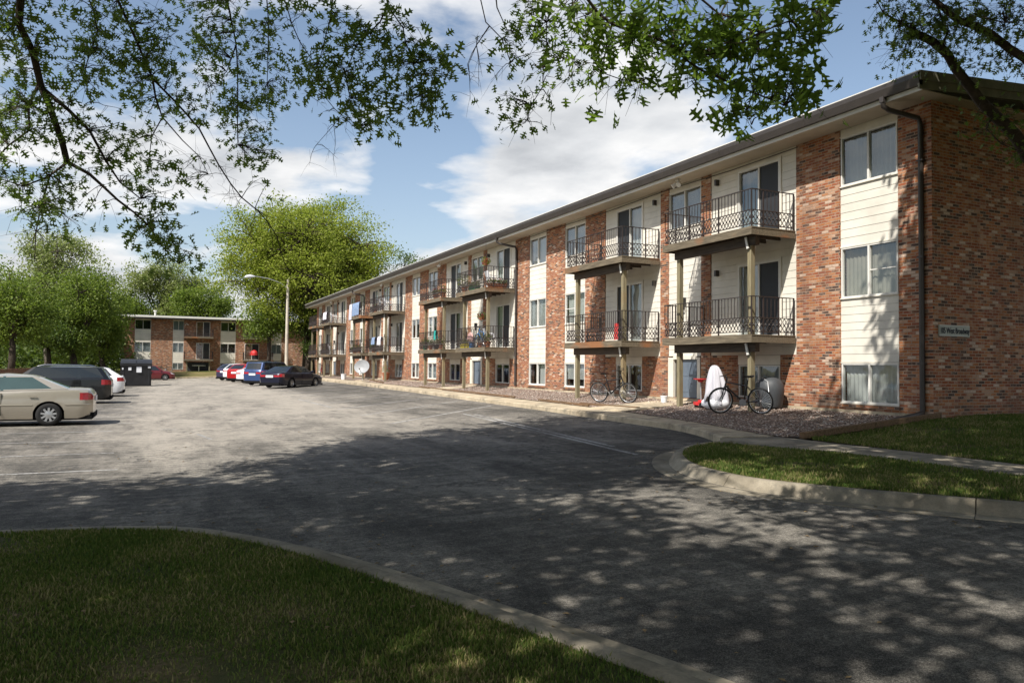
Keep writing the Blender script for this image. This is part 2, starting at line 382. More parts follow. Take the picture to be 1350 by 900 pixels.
# sheets from polygon outlines
def sheet(name,poly,off,mat,hf=None,step=.5,bump=0,seed=0):
    hf=hf or zl
    pl=[Vector(p[:2]) for p in poly]; n=len(pl)
    xs=[p.x for p in pl]; ys=[p.y for p in pl]
    pts=list(pl)
    def inside(x,y):
        c=False; j=n-1
        for i in range(n):
            if (pl[i].y>y)!=(pl[j].y>y) and x<(pl[j].x-pl[i].x)*(y-pl[i].y)/(pl[j].y-pl[i].y)+pl[i].x: c=not c
            j=i
        return c
    y=min(ys)+step/2
    while y<max(ys):
        x=min(xs)+step/2
        while x<max(xs):
            if inside(x,y) and min((Vector((x,y))-q).length for q in pl)>step*.35: pts.append(Vector((x,y)))
            x+=step
        y+=step
    vo,_,fo,_,_,_=geometry.delaunay_2d_cdt(pts,[(i,(i+1)%n) for i in range(n)],[list(range(n))],1,1e-5)
    m=MB(); rr=random.Random(seed)
    m.add([(v.x,v.y,hf(v.x,v.y)+off+(bump*(math.sin(v.x*1.7+seed)*math.cos(v.y*1.3)*.5) if i>=n else 0)) for i,v in enumerate(vo)],[tuple(f) for f in fo])
    o=m.build(name,mat,smooth=180); return o,inside
# kerbs swept along outlines, cast in 3 m lengths
PROF=[(0,-.06),(0,.012),(.27,.006),(.33,.075),(.36,.13),(.395,.150),(.49,.152),(.515,.135),(.52,-.05)]
PROF2=[(0,-.06),(0,.125),(.02,.147),(.15,.152),(.17,.14),(.17,-.05)]
def kerb(name,path,prof,mat='kerb_concrete',side=1,seg=3.0):
    P=crom(path,.2); m=MB(); acc=0; start=0; runs=[]
    for i in range(1,len(P)):
        acc+=np.linalg.norm(P[i]-P[i-1])
        if acc>=seg: runs.append((start,i)); start=i; acc=0
    if start<len(P)-1: runs.append((start,len(P)-1))
    for a,b in runs:
        pts=[]; k=len(prof); idx=list(range(a,b+1))
        for i in idx:
            t=P[min(i+1,len(P)-1)]-P[max(i-1,0)]; t=t/np.linalg.norm(t); nrm=np.array([-t[1],t[0]])*side
            q=P[i].copy()
            if i==a: q=q+t*.006
            if i==b: q=q-t*.006
            for d,z in prof:
                w=q+nrm*d; pts.append((w[0],w[1],zl(q[0],q[1])+z))
        fs=[]
        for i in range(len(idx)-1):
            for j in range(k-1):
                f=(i*k+j,(i+1)*k+j,(i+1)*k+j+1,i*k+j+1); fs.append(f if side<0 else f[::-1])
        fs.append(tuple(range(k))); fs.append(tuple((len(idx)-1)*k+j for j in range(k))[::-1])
        m.add(pts,fs)
    return tag(m.build(name,mat,smooth=40),kind='structure'),P
def offset(P,d,side):
    out=[]
    for i in range(len(P)):
        t=P[min(i+1,len(P)-1)]-P[max(i-1,0)]; t=t/np.linalg.norm(t); out.append(P[i]+np.array([-t[1],t[0]])*side*d)
    return out
# left lawn island under the camera
lpath=[(-9,9.6),(-4,9.3),(-1.34,9.04),(0.02,8.72),(0.75,8.15),(1.30,7.35),(1.62,6.7),(1.98,5.76),(2.33,4.75),(2.58,4.0),(2.83,3.2),(3.05,2.2),(3.25,.8),(3.35,-2),(3.4,-12)]
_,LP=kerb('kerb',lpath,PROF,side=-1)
inn=offset(LP,.50,-1); poly=[tuple(p) for p in inn[::2]]+[tuple(inn[-1]),(-9,-12)]
lawnL,inL=sheet('lawn',poly,.135,'lawn_soil',bump=.02,seed=1); tag(lawnL,kind='structure')
# right island
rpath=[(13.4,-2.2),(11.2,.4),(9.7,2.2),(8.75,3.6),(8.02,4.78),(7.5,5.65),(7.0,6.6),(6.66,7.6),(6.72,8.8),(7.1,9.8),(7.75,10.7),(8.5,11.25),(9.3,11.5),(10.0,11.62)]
_,RP=kerb('kerb',rpath,PROF,side=-1)
inn=offset(RP,.50,-1)
walkL=[(10.1,1.5),(10.1,5),(10.08,7.8),(9.95,9.0),(9.55,10.1)]
poly=[tuple(p) for p in inn[::2] if p[1]>1.6 and (p[0]<9.4)]+[(9.35,10.85)]+walkL[::-1]
lawnR,inR=sheet('lawn',poly,.137,'lawn_soil',bump=.02,seed=2,step=.35); tag(lawnR,kind='structure')
# kerb of the pavement
spath=[(10.0,11.62),(10.45,12.6),(10.8,13.6),(11.0,14.8),(11.08,17),(11.3,20.5),(11.42,23.5),(11.55,28.3),(11.9,38.9),(12.0,56),(12.0,76),(12.0,86)]
_,SP=kerb('kerb',spath,PROF2,mat='concrete',side=-1)
# pavement slabs
back=[(10.95,11.2),(11.15,12.4),(11.5,13.8),(11.75,15.2),(12.1,17.6),(12.35,20.5),(12.5,23.5),(12.6,28.3),(12.9,38.9),(13.1,56),(13.1,76),(13.1,86)]
def ribbon(name,A,B,off,mat,slab=1.5,th=.05,hf=zl,drop=0):
    A=crom(A,.05); B=crom(B,.05); L=sum(np.linalg.norm(A[i+1]-A[i]) for i in range(len(A)-1)); n=max(1,int(L/slab)); m=MB()
    for k in range(n):
        ts=[(k+e)/n for e in (.004,.35,.65,.996)]; ts=[(k+ .006)/n,(k+.5)/n,(k+.994)/n]; pts=[]
        for t in ts:
            a=A[int(t*(len(A)-1))]; b=B[int(t*(len(B)-1))]
            for q in (a,b):
                z=hf(a[0],a[1])+off
                pts+= [(q[0],q[1],z),(q[0],q[1],z-th)]
        fs=[]
        for i in range(2):
            o=i*4; fs+=[(o,o+2,o+6,o+4),(o+1,o+5,o+7,o+3),(o,o+4,o+5,o+1),(o+2,o+3,o+7,o+6)]
        fs+=[(0,1,3,2),(8,10,11,9)]; m.add(pts,fs)
    return tag(m.build(name,mat),kind='structure')
Ain=offset(SP,.165,-1); 
def samp(P,k): return [tuple(P[int(i*(len(P)-1)/k)]) for i in range(k+1)]
# pair kerb and back edges by their Y value
def byY(P,ys):
    P=np.array(P); return [(float(np.interp(y,P[:,1],P[:,0])),y) for y in ys]
ysl=list(np.arange(13.0,86,1.6))
A_=[(10.18,11.55)]+[tuple(p) for p in byY(Ain,ysl)]; B_=[(11.0,11.25)]+byY(crom(back),ysl)
m=MB()
for i in range(len(A_)-1):
    (ax,ay),(bx,by),(cx,cy),(dx,dy)=A_[i],B_[i],B_[i+1],A_[i+1]; g_=.008
    pts=[(ax,ay+g_,zl(ax,ay)+.15),(bx,by+g_,zl(ax,ay)+.16),(cx,cy-g_,zl(dx,dy)+.16),(dx,dy-g_,zl(dx,dy)+.15)]
    m.add(pts+[(a,b,c-.08) for a,b,c in pts],[(0,1,2,3),(0,4,5,1),(1,5,6,2),(2,6,7,3),(3,7,4,0)])
tag(m.build('pavement','concrete'),kind='structure')
# footpath crossing the island towards the street
FA=[(10.1,1.0),(10.1,5),(10.08,7.8),(9.95,9.0),(9.6,10.1),(9.45,10.9),(9.9,11.55)]; FB=[(11.12,1.0),(11.1,5),(11.08,7.8),(11.06,9.0),(11.04,10.1),(11.0,10.9),(10.98,11.2)]
A2=crom(FA,.1); B2=crom(FB,.1); m=MB(); n=7
for k in range(n):
    q=[]
    for t in ((k+.006)/n,(k+.994)/n):
        a=A2[int(t*(len(A2)-1))]; b=B2[int(t*(len(B2)-1))]; q.append((a,b))
    (a,b),(d,c)=q; z0=zl(a[0],a[1])+.152; z1=zl(d[0],d[1])+.152
    pts=[(a[0],a[1],z0),(b[0],b[1],z0+.02),(c[0],c[1],z1+.02),(d[0],d[1],z1)]
    m.add(pts+[(x,y,z-.08) for x,y,z in pts],[(0,1,2,3),(0,4,5,1),(1,5,6,2),(2,6,7,3),(3,7,4,0)])
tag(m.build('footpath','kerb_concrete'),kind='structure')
# lawn between footpath and building side
def HL(x,y): return zl(11.1,y)+.145+(.72-.41)*sm((x-11.1)/5)
poly=[(11.1,-3),(30,-3),(30,10.7),(15.05,10.7),(13,10.62),(11.3,10.62),(11.1,10.4),(11.1,9),(11.12,6)]
lawnB,inB=sheet('lawn',poly,.0,'lawn_soil',hf=HL,bump=.03,seed=3,step=.6); tag(lawnB,kind='structure')
# gravel bed
def HG(x,y):
    xb=float(np.interp(y,[b[1] for b in back],[b[0] for b in back])); z0=zl(xb,y)+.15
    return z0+(BASE-.03-z0)*sm((x-xb)/max(.5,(15-xb)))*.97
poly=[(11.2,10.78)]+[(b[0]+.01,b[1]) for b in back]+[(15.1,86),(15.1,10.78)]
gb,inG=sheet('gravel_bed',poly,.0,'gravel_bed',hf=HG,step=.6); tag(gb,kind='structure')
# loose stones
NB=16000; u=RNG.random(NB); ysn=11+ (u**1.7)*45; xsn=np.empty(NB)
xb=np.interp(ysn,[b[1] for b in back],[b[0] for b in back]); xsn=xb+.02+RNG.random(NB)*(14.96-xb); xb_=xb
spill=RNG.random(NB)<.012; xsn[spill]-=.35*RNG.random(spill.sum())+.1
r=RNG.uniform(.010,.026,NB); base=np.array([(1,0,0),(0,1,0),(-1,0,0),(0,-1,0),(0,0,.8),(0,0,-.8)]); 
fc=np.array([(0,1,4),(1,2,4),(2,3,4),(3,0,4),(1,0,5),(2,1,5),(3,2,5),(0,3,5)])
zz=np.array([HG(x,y) if x>b else zl(x,y)+.155 for x,y,b in zip(xsn,ysn,xb_)])
ang=RNG.random(NB)*6.28; sx=RNG.uniform(.7,1.5,NB); ca,sa=np.cos(ang),np.sin(ang)
bb=base[None]*np.stack([r*sx,r,r*.8],-1)[:,None,:]+RNG.normal(0,.15,(NB,6,3))*r[:,None,None]
X=bb[...,0]*ca[:,None]-bb[...,1]*sa[:,None]+xsn[:,None]; Y=bb[...,0]*sa[:,None]+bb[...,1]*ca[:,None]+ysn[:,None]; Z=bb[...,2]+zz[:,None]+.006
tag(fast('gravel',np.stack([X,Y,Z],-1).reshape(-1,3),(fc[None]+6*np.arange(NB)[:,None,None]).reshape(-1,3),'stone'),
    'loose pinkish brown river gravel spread along the foot of the long brick building','gravel',kind='stuff')
# concrete entry pads in the gravel
for k in range(4):
    y0=18.2+16.92*k; m=MB(); xb=float(np.interp(y0,[b[1] for b in back],[b[0] for b in back]))+.02
    z0=zl(xb,y0)+.165; pts=[(xb,y0,z0),(15.1,y0,BASE+.0),(15.1,y0+1.5,BASE+.0),(xb,y0+1.9,z0)]
    m.add(pts+[(x,y,z-.1) for x,y,z in pts],[(0,1,2,3),(0,4,5,1),(1,5,6,2),(2,6,7,3),(3,7,4,0)])
    tag(m.build('entry_path','concrete'),kind='structure')
# painted lines
def line(pts,w,name='parking_line'):
    m=MB(); n=12
    (x0,y0),(x1,y1)=pts; d=np.array([x1-x0,y1-y0],float); L=np.linalg.norm(d); d/=L; nr=np.array([-d[1],d[0]])*w/2
    v=[]; 
    for i in range(n+1):
        c=np.array([x0,y0])+d*L*i/n
        for s_ in (1,-1): q=c+nr*s_; v.append((q[0],q[1],zl(q[0],q[1])+.005))
    m.add(v,[(2*i,2*i+1,2*i+3,2*i+2) for i in range(n)]); return tag(m.build(name,'line_paint'),kind='structure')
for k in range(-1,14):
    y=19.97+3.36*k
    if k>=0: line([(5.85,y),(11.0 if k<2 else 11.1,y+5.0)],.10)
line([(8.75,22.0),(7.75,11.2)],.10); line([(8.95,21.6),(8.05,12.4)],.10)
line([(5.85,34.5),(5.91,27.9)],.1)
for y,x1 in ((13.98,-.49),(16.57,-.65),(19.2,-.9),(21.8,-.9),(24.58,-.37),(27.2,-.5),(29.8,-.6),(32.4,-.6),(35,-.6),(37.6,-.6),(40.2,-.6),(42.8,-.6),(45.4,-.6)):
    line([(-6.6,y),(x1,y)],.10)
line([(.18,21.93),(.62,21.62)],.1); line([(1.0,19.97),(1.21,18.42)],.08)
# far kerb
_=kerb('kerb',[(-7.3,86.7),(0,86.9),(6,86.9),(12,86.9)],PROF2,mat='concrete',side=1)
_=kerb('kerb',[(-7.0,9.8),(-7.0,40),(-7.0,86.5)],PROF2,mat='concrete',side=1)
# landscape timbers
def timber(a,b,label,zt=.09,w=.12,group=None):
    m=MB(); a=Vector(a); b=Vector(b); m.bar(a,b,w,w); m.build
    o=m.build('landscape_timber','timber'); tag(o,label,'timber',group); return o
timber((11.15,10.70,HG(11.2,10.8)+.04),(13.1,10.72,HG(13.1,10.8)+.04),'dark landscape timber edging the gravel corner nearest the footpath',group='timber edging of the gravel corner')
timber((13.12,10.72,HG(13.1,10.8)+.04),(15.1,10.72,BASE+.02),'dark landscape timber at the brick corner below the downpipe',group='timber edging of the gravel corner')
timber((12.42,20.6,HG(12.42,20.6)+.03),(12.62,24.4,HG(12.62,24.4)+.03),'long thin weathered timber lying along the pavement edge in front of the leaning bicycle',w=.07,group='timbers along the pavement')
timber((12.85,18.5,HG(12.85,18.5)+.03),(12.7,21.6,HG(12.7,21.6)+.03),'short brown timber lying on the gravel beside the leaning bicycle',w=.08,group='timbers along the pavement')
timber((12.66,26.5,HG(12.66,26.5)+.03),(12.95,39,HG(12.95,39)+.03),'long timber lying along the pavement beyond the leaning bicycle',w=.07,group='timbers along the pavement')
timber((13.2,47,HG(13.2,47)+.04),(13.9,53.5,HG(13.9,53.5)+.04),'timber lying on the gravel beside the satellite dish',w=.08,group='timbers along the pavement')
# fallen bits
def litter():
    k=900; pts=[]
    while len(pts)<k:
        j=random.random()
        if j<.35: q=LP[random.randrange(len(LP))]; x=q[0]+random.gauss(.1,.35); y=q[1]+random.gauss(.1,.35)
        elif j<.6: q=RP[random.randrange(len(RP))]; x=q[0]+random.gauss(-.1,.4); y=q[1]+random.gauss(-.1,.4)
        else: x=random.uniform(-3,12); y=random.uniform(3,22)
        z=zl(x,y)+.008
        if inL(x,y) or inR(x,y): z+=.15
        elif x>11: continue
        pts.append((x,y,z))
    P=np.array(pts); a=RNG.random(k)*6.283; s=RNG.uniform(.012,.035,k); c_,s_=np.cos(a)*s,np.sin(a)*s; h=RNG.uniform(0,.012,k)
    v=np.empty((k,4,3)); v[:,0]=P+np.stack([c_,s_,0*a],-1); v[:,2]=P-np.stack([c_,s_,0*a],-1); v[:,1]=P+np.stack([-s_*.5,c_*.5,h],-1); v[:,3]=P-np.stack([-s_*.5,c_*.5,-h],-1)
    tag(fast('fallen_leaves',v.reshape(-1,3),np.arange(4*k).reshape(-1,4),'litter'),'small dry leaves and catkins scattered over asphalt, kerbs and lawn','fallen leaves',kind='stuff')
litter()
# grass
def grass(name,n,region,hf,label,hmin=.03,hmax=.085,dens=None,w=.0035):
    pts=[]
    x0,x1,y0,y1=region[:4]; ins=region[4]
    while len(pts)<n:
        x=random.uniform(x0,x1); y=random.uniform(y0,y1)
        if not ins(x,y): continue
        px,py,z=proj((x,y,hf(x,y)))
        if z<.5 or px<-120 or px>1470 or py>1000: continue
        pv=math.sin(x*1.9+1)*math.cos(y*2.3)+math.sin(x*5.1+y*3.7)*.5
        if random.random()>.74+.42*pv: continue
        pts.append((x,y,hf(x,y)))
    P=np.array(pts); k=len(P); a=RNG.random(k)*6.283; hgt=RNG.uniform(hmin,hmax,k)*np.where(RNG.random(k)<.03,1.9,1.)
    tilt=RNG.uniform(.1,.75,k)*hgt; td=RNG.random(k)*6.283; dist=np.hypot(P[:,0],P[:,1]); ww=w*(1+dist*.10)
    dx,dy=np.cos(a)*ww,np.sin(a)*ww; v=np.empty((k,5,3))
    v[:,0]=P+np.stack([-dx,-dy,0*a-.01],-1); v[:,1]=P+np.stack([dx,dy,0*a-.01],-1)
    md=P+np.stack([np.cos(td)*tilt*.35,np.sin(td)*tilt*.35,hgt*.6],-1)
    v[:,2]=md+np.stack([dx*.7,dy*.7,0*a],-1); v[:,3]=md-np.stack([dx*.7,dy*.7,0*a],-1)
    v[:,4]=P+np.stack([np.cos(td)*tilt,np.sin(td)*tilt,hgt],-1)
    b=5*np.arange(k)[:,None]; f=np.concatenate([b+np.array([[0,1,2]]),b+np.array([[0,2,3]]),b+np.array([[3,2,4]])])
    return tag(fast(name,v.reshape(-1,3),f,'grass_blade'),label,'grass',kind='stuff')
grass('grass',90000,(-2.6,3.2,2.3,9,inL),lambda x,y: zl(x,y)+.13,'patchy shaded grass on the lawn in the near left corner',.012,.042)
grass('grass',30000,(6.9,10.1,3.5,11,inR),lambda x,y: zl(x,y)+.135,'mown grass on the kerbed island between driveway and footpath',.02,.055)
grass('grass',42000,(11.1,24,3,10.7,inB),HL,'mown grass on the lawn beside the end wall of the brick building',.02,.06)
# ------------------------------------------------------------------ brick apartment buildings
# local frame: s along the facade, d outward from the facade, z up
class Fr:
    def __init__(f,parent,T): f.p=parent; f.T=T
    def mb(f): m=MB(); m.T=f.T; return m
def fbox(m,s0,s1,d0,d1,z0,z1,mat=0): m.box(s0,s1,d0,d1,z0,z1,mat)
def sidingp(F,par,*a,**k):
    m=F.mb(); siding(m,*a,**k); return m.build('siding','siding',par)
def trimp(F,par,name,*bx):
    m=F.mb()
    for q in bx: fbox(m,*q)
    return m.build(name,'siding',par)
def siding(m,s0,s1,z0,z1,d=-.03,row=.2):
    n=max(1,round((z1-z0)/row)); h=(z1-z0)/n
    for i in range(n):
        a=z0+i*h; b=a+h
        m.add([(s0,d+.007,a+.004),(s1,d+.007,a+.004),(s1,d,b),(s0,d,b),(s0,d-.03,a+.004),(s1,d-.03,a+.004)],[(0,1,2,3),(0,4,5,1)])
CUR=['curtain','blind_grey','curtain','curtain_tan','blind_grey','screen_dark']
def window(F,s0,s1,z0,z1,d=-.035,style=0,parent=None,name='window'):
    m=F.mb(); w=.035; sm_=(s0+s1)/2
    for a,b,c,e in ((s0,s1,z0,z0+w),(s0,s1,z1-w,z1),(s0,s0+w,z0+w,z1-w),(s1-w,s1,z0+w,z1-w),(sm_-.025,sm_+.025,z0+w,z1-w)): fbox(m,a,b,d-.06,d+.022,c,e)
    fr=m.build(name,'trim_white',parent or F.p)
    m=F.mb(); m.add([(s0+w,d-.03,z0+w),(s1-w,d-.03,z0+w),(s1-w,d-.03,z1-w),(s0+w,d-.03,z1-w)],[(0,1,2,3)]); m.build('pane','glass',fr)
    rr=random.Random(int(s0*91+z0*17)); 
    m=F.mb(); k=style
    def slat(a,b,mat):
        n=max(6,int((b-a)/.055))
        for i in range(n):
            x=a+(b-a)*i/n; x2=a+(b-a)*(i+1)/n; dd=.022*(i%2)
            m.add([(x,d-.12-dd,z0+w),(x2,d-.12-.022+dd,z0+w),(x2,d-.12-.022+dd,z1-w),(x,d-.12-dd,z1-w)],[(0,1,2,3)])
    if k==0: slat(s0+w,s1-w,0); mats='curtain'
    elif k==1: slat(s0+w,s1-w,0); mats='blind_grey'
    elif k==2: slat(s0+w,s0+w+(s1-s0)*.45,0); mats='curtain'
    elif k==3: slat(s0+w,s1-w,0); mats='curtain_tan'
    elif k==4: slat(s0+w+(s1-s0)*.55,s1-w,0); mats='curtain'
    elif k>=6:
        zt=z1-w; zl_=z0+w+(z1-z0)*((k-6)*.28); n=int((zt-zl_)/.035)
        for i in range(n): zz=zl_+i*.035; m.add([(s0+w,d-.10,zz),(s1-w,d-.10,zz),(s1-w,d-.118,zz+.033),(s0+w,d-.118,zz+.033)],[(0,1,2,3)])
        mats='curtain'
    else: mats=None
    if mats: m.build('curtain',mats,fr)
    if rr.random()<.45 and (z1-z0)>1.2:   # insect screen with a cross bar on one sash
        m=F.mb(); a,b=(s0+w,sm_-.025) if rr.random()<.5 else (sm_+.025,s1-w); zc=(z0+z1)/2
        fbox(m,a,b,d-.018,d-.006,zc-.012,zc+.012); m.build('sash_bar','trim_white',fr)
    return fr
def sliding_door(F,s0,s1,z0,z1,d=-.03,style=0,openside=0):
    m=F.mb(); w=.055; sm_=(s0+s1)/2
    for a,b,c,e in ((s0,s1,z1-w,z1),(s0,s0+w,z0,z1-w),(s1-w,s1,z0,z1-w),(s0+w,s1-w,z0,z0+.05)): fbox(m,a,b,d-.08,d+.03,c,e)
    fbox(m,sm_-.03,sm_+.03,d-.06,d+.012,z0+.05,z1-w)
    fr=m.build('sliding_door','trim_white',F.p)
    m=F.mb(); m.add([(s0+w,d-.033,z0+.05),(s1-w,d-.033,z0+.05),(s1-w,d-.033,z1-w),(s0+w,d-.033,z1-w)],[(0,1,2,3)]); m.build('pane','glass',fr)
    m=F.mb(); a,b=((s0+w,sm_),(sm_,s1-w))[openside]; fbox(m,a,b,d-.022,d-.017,z0+.05,z1-w); m.build('screen_door','screen_dark',fr)
    a,b=((sm_,s1-w),(s0+w,sm_))[openside]
    m=F.mb(); n=12
    for i in range(n):
        x=a+(b-a)*i/n; x2=a+(b-a)*(i+1)/n; dd=.03*(i%2)
        m.add([(x,d-.14-dd,z0),(x2,d-.14-.03+dd,z0),(x2,d-.14-.03+dd,z1-w),(x,d-.14-dd,z1-w)],[(0,1,2,3)])
    m.build('curtain',['curtain','blind_grey'][style],fr)
    return fr
def railing_mb(m,L,D,z,full=True):
    # front run along s at d=D-.05, returns along d at both ends
    def run(a,b):
        a=Vector(a); b=Vector(b); ln=(b-a).length; u=(b-a)/ln
        for h,w in ((.07,.028),(.43,.028),(.96,.04)): m.bar(a+Vector((0,0,h)),b+Vector((0,0,h)),w,.022)
        n=max(2,round(ln/.125))
        for i in range(n+1):
            p=a+u*(ln*i/n)
            if i%max(1,round(n/3))==0: m.bar(p,p+Vector((0,0,.97)),.03,.03,upv=(1,0,0))
            else: m.bar(p+Vector((0,0,.43)),p+Vector((0,0,.96)),.014,.014,upv=(1,0,0))
        if full:
            for i in range(n):
                p=a+u*(ln*i/n); st=ln/n
                for sg in (1,-1):
                    path=[]
                    for k in range(7):
                        t=k/6; off=.5+sg*.42*math.sin(t*2*math.pi)*(1 if t<.5 else 1)
                        path.append(p+u*(st*off)+Vector((0,0,.085+.33*t)))
                    m.tube(path,.011,3,caps=False)
                c=p+u*(st*.5)+Vector((0,0,.25)); m.tube([c-Vector((0,0,.03)),c,c+Vector((0,0,.03))],[.005,.036,.005],4)
    d=D-.05
    run((.05,d,z),(L-.05,d,z)); run((.05,.03,z),(.05,d,z)); run((L-.05,.03,z),(L-.05,d,z))
def balcony(F,s0,s1,z,zb,depth=1.5,full=True,posts=True,beam=True,mat='wood_weathered'):
    L=s1-s0
    m=F.mb()
    fbox(m,s0,s1,depth-.045,depth,z-.19,z-.02); fbox(m,s0,s0+.045,0.01,depth-.047,z-.19,z-.02); fbox(m,s1-.045,s1,0.01,depth-.047,z-.19,z-.02)
    n=int(depth/.14)
    for i in range(n):
        a=.02+i*(depth-.02)/n; fbox(m,s0-.01,s1+.01,a,a+(depth-.02)/n-.008,z-.018,z+.012)
    root=m.build('balcony',mat,F.p)
    m=F.mb()
    k=int(L/.5)
    for i in range(1,k): x=s0+L*i/k; fbox(m,x-.02,x+.02,.02,depth-.05,z-.17,z-.022)
    m.build('joist','wood_dark',root)
    if beam:
        m=F.mb(); fbox(m,s0+.12,s1-.25,depth-.38,depth-.24,z-.42,z-.192); m.build('beam','wood_dark',root)
        m=F.mb()
        for dd in (depth-.20,depth-.42): m.bar((s0+.42,dd,z-.2),(s0+.34,dd,z-.50),.03,.07)
        m.build('bracket','trim_white',root)
    if posts:
        for x in (s0+.34,s1-.42):
            m=F.mb(); m.bar((x,depth-.31,zb),(x,depth-.31,z-.422 if beam else z-.02),.13,.13,upv=(1,0,0)); m.build('post','wood_post',root)
    m=F.mb(); F2=F.T; m.T=lambda p:F2((p[0]+s0,p[1],p[2])); railing_mb(m,L,depth,z+.015,full); m.build('railing','rail_iron',root)
    return root
def downpipe(F,s,dg,zg,zb,kick,parent=None):
    m=F.mb(); w=.1
    m.bar((s-kick,dg-.07,zg),(s-kick,dg-.07,zg-.12),.1,.1,upv=(1,0,0))
    m.tube([(s-kick,dg-.07,zg-.08),(s-kick,dg-.09,zg-.2),(s-kick*.85,dg-.22,zg-.28),(s,.12,zg-.45),(s,.065,zg-.6),(s,.065,zb)],.055,8)
    for z in (zb+1,zb+3.3,zb+5.4): fbox(m,s-.07,s+.07,.0,.125,z,z+.03)
    o=m.build('downpipe','gutter_brown',F.p,smooth=50); return o
def wall_lamp(F,s,z,d=-.01):
    m=F.mb(); fbox(m,s-.06,s+.06,d,d+.12,z,z+.2); fbox(m,s-.05,s-.035,d+.05,d+.09,z-.16,z); fbox(m,s+.035,s+.05,d+.05,d+.09,z-.16,z); fbox(m,s-.05,s+.05,d+.05,d+.09,z-.18,z-.16)
    return m.build('wall_lamp','black_paint',F.p)
def floodlight(F,s,d,z):
    m=F.mb(); fbox(m,s-.06,s+.06,d-.06,d+.06,z-.04,z); m.tube([(s-.02,d,z-.04),(s-.1,d+.03,z-.14),(s-.15,d+.1,z-.2)],[.03,.05,.08],8); m.tube([(s+.02,d,z-.04),(s+.1,d+.03,z-.14),(s+.15,d+.1,z-.2)],[.03,.05,.08],8)
    return m.build('floodlight','trim_white',F.p,smooth=50)
F2Z,F3Z=2.60,5.32
HEAD={3:7.37,2:4.68,1:1.90}; SILL={3:6.18,2:3.47,1:.97}; WT=7.58
# ---- the long building
bl=empty('apartment_building',(15,10.77,BASE),'long three-storey brick and cream-siding apartment block with iron-railed balconies on the right','building')
# T: s = Y, d -> X = 15-d
F=Fr(bl,lambda p:(15.0-p[1],p[0],p[2]))
S0=10.77
modules=[14.57+16.92*k for k in range(4)]; SEND=78.6
bricks=[(S0,11.59),(13.18,14.57)]; strips=[(11.59,13.18,'W')]; creams=[]; bal=[]
for k,a in enumerate(modules):
    c1=(a,a+3.34); e=(a+3.78,a+5.39); c2=(a+5.83,a+9.21)
    bricks+=[(c1[1],e[0]),(e[1],c2[0])]; strips.append((e[0],e[1],'E')); creams+=[(c1[0],c1[1],a+.57,a+2.17),(c2[0],c2[1],a+6.86,a+8.46)]
    bricks.append((c2[1],a+10.64)); strips.append((a+10.64,a+12.25,'W'))
    if k<3:
        bricks.append((a+12.25,a+13.87)); strips.append((a+13.87,a+15.47,'W')); bricks.append((a+15.47,a+16.92))
    else: bricks.append((a+12.25,SEND))
    bal+=[(a,a+3.68),(a+5.83,a+9.55)]
m=F.mb()
ZB=.45
fbox(m,S0,SEND,-.30-.0,-.16,ZB,WT)                     # backing wall seen between pieces
m=F.mb()
for i,(a,b) in enumerate(bricks):
    e0=S0 if False else a
    fbox(m,a+.001,b-.001,-.28,0,ZB,WT)
# end walls: the near end wall is flush with the corner pier
m.box(S0,S0+.25,-12.0,-.281,ZB,WT+.0)
m.box(SEND-.25,SEND,-12.0,-.281,ZB,WT)
m.box(S0,SEND,-12.25,-12.001,ZB,WT)
# gable infill of the near end
for (a,b) in ((S0,S0+.25),(SEND-.25,SEND)):
    m.add([(a,0,WT+.001),(a,-12.25,WT+.001),(a,-6.1,WT+.50),(b,0,WT+.001),(b,-12.25,WT+.001),(b,-6.1,WT+.5)],[(0,1,2),(3,5,4),(0,2,5,3),(2,1,4,5)])
for (a,b,da,db) in creams:      # brick at ground level below the balconies
    fbox(m,a+.001,da-.001,-.28,-.012,ZB,2.12); fbox(m,db+.001,b-.001,-.28,-.012,ZB,2.12); fbox(m,da,db,-.28,-.012,ZB,.93)
for (a,b,t) in strips:
    if t=='W': fbox(m,a+.001,b-.001,-.28,-.006,ZB,.93); fbox(m,a-.03,b+.03,-.005,.035,.86,.93)
    else: fbox(m,a+.001,b-.001,-.28,-.006,ZB,.82)
m.build('brick_wall','brick',bl)
m=F.mb(); fbox(m,S0+.26,SEND-.26,-11.9,-.75,ZB,WT-.02); m.build('interior','dark_interior',bl)
m=F.mb()
for z in (F2Z-.3,F3Z-.3): fbox(m,S0+.26,SEND-.26,-.745,-.29,z,z+.2)
m.build('floor_slab','dark_interior',bl)
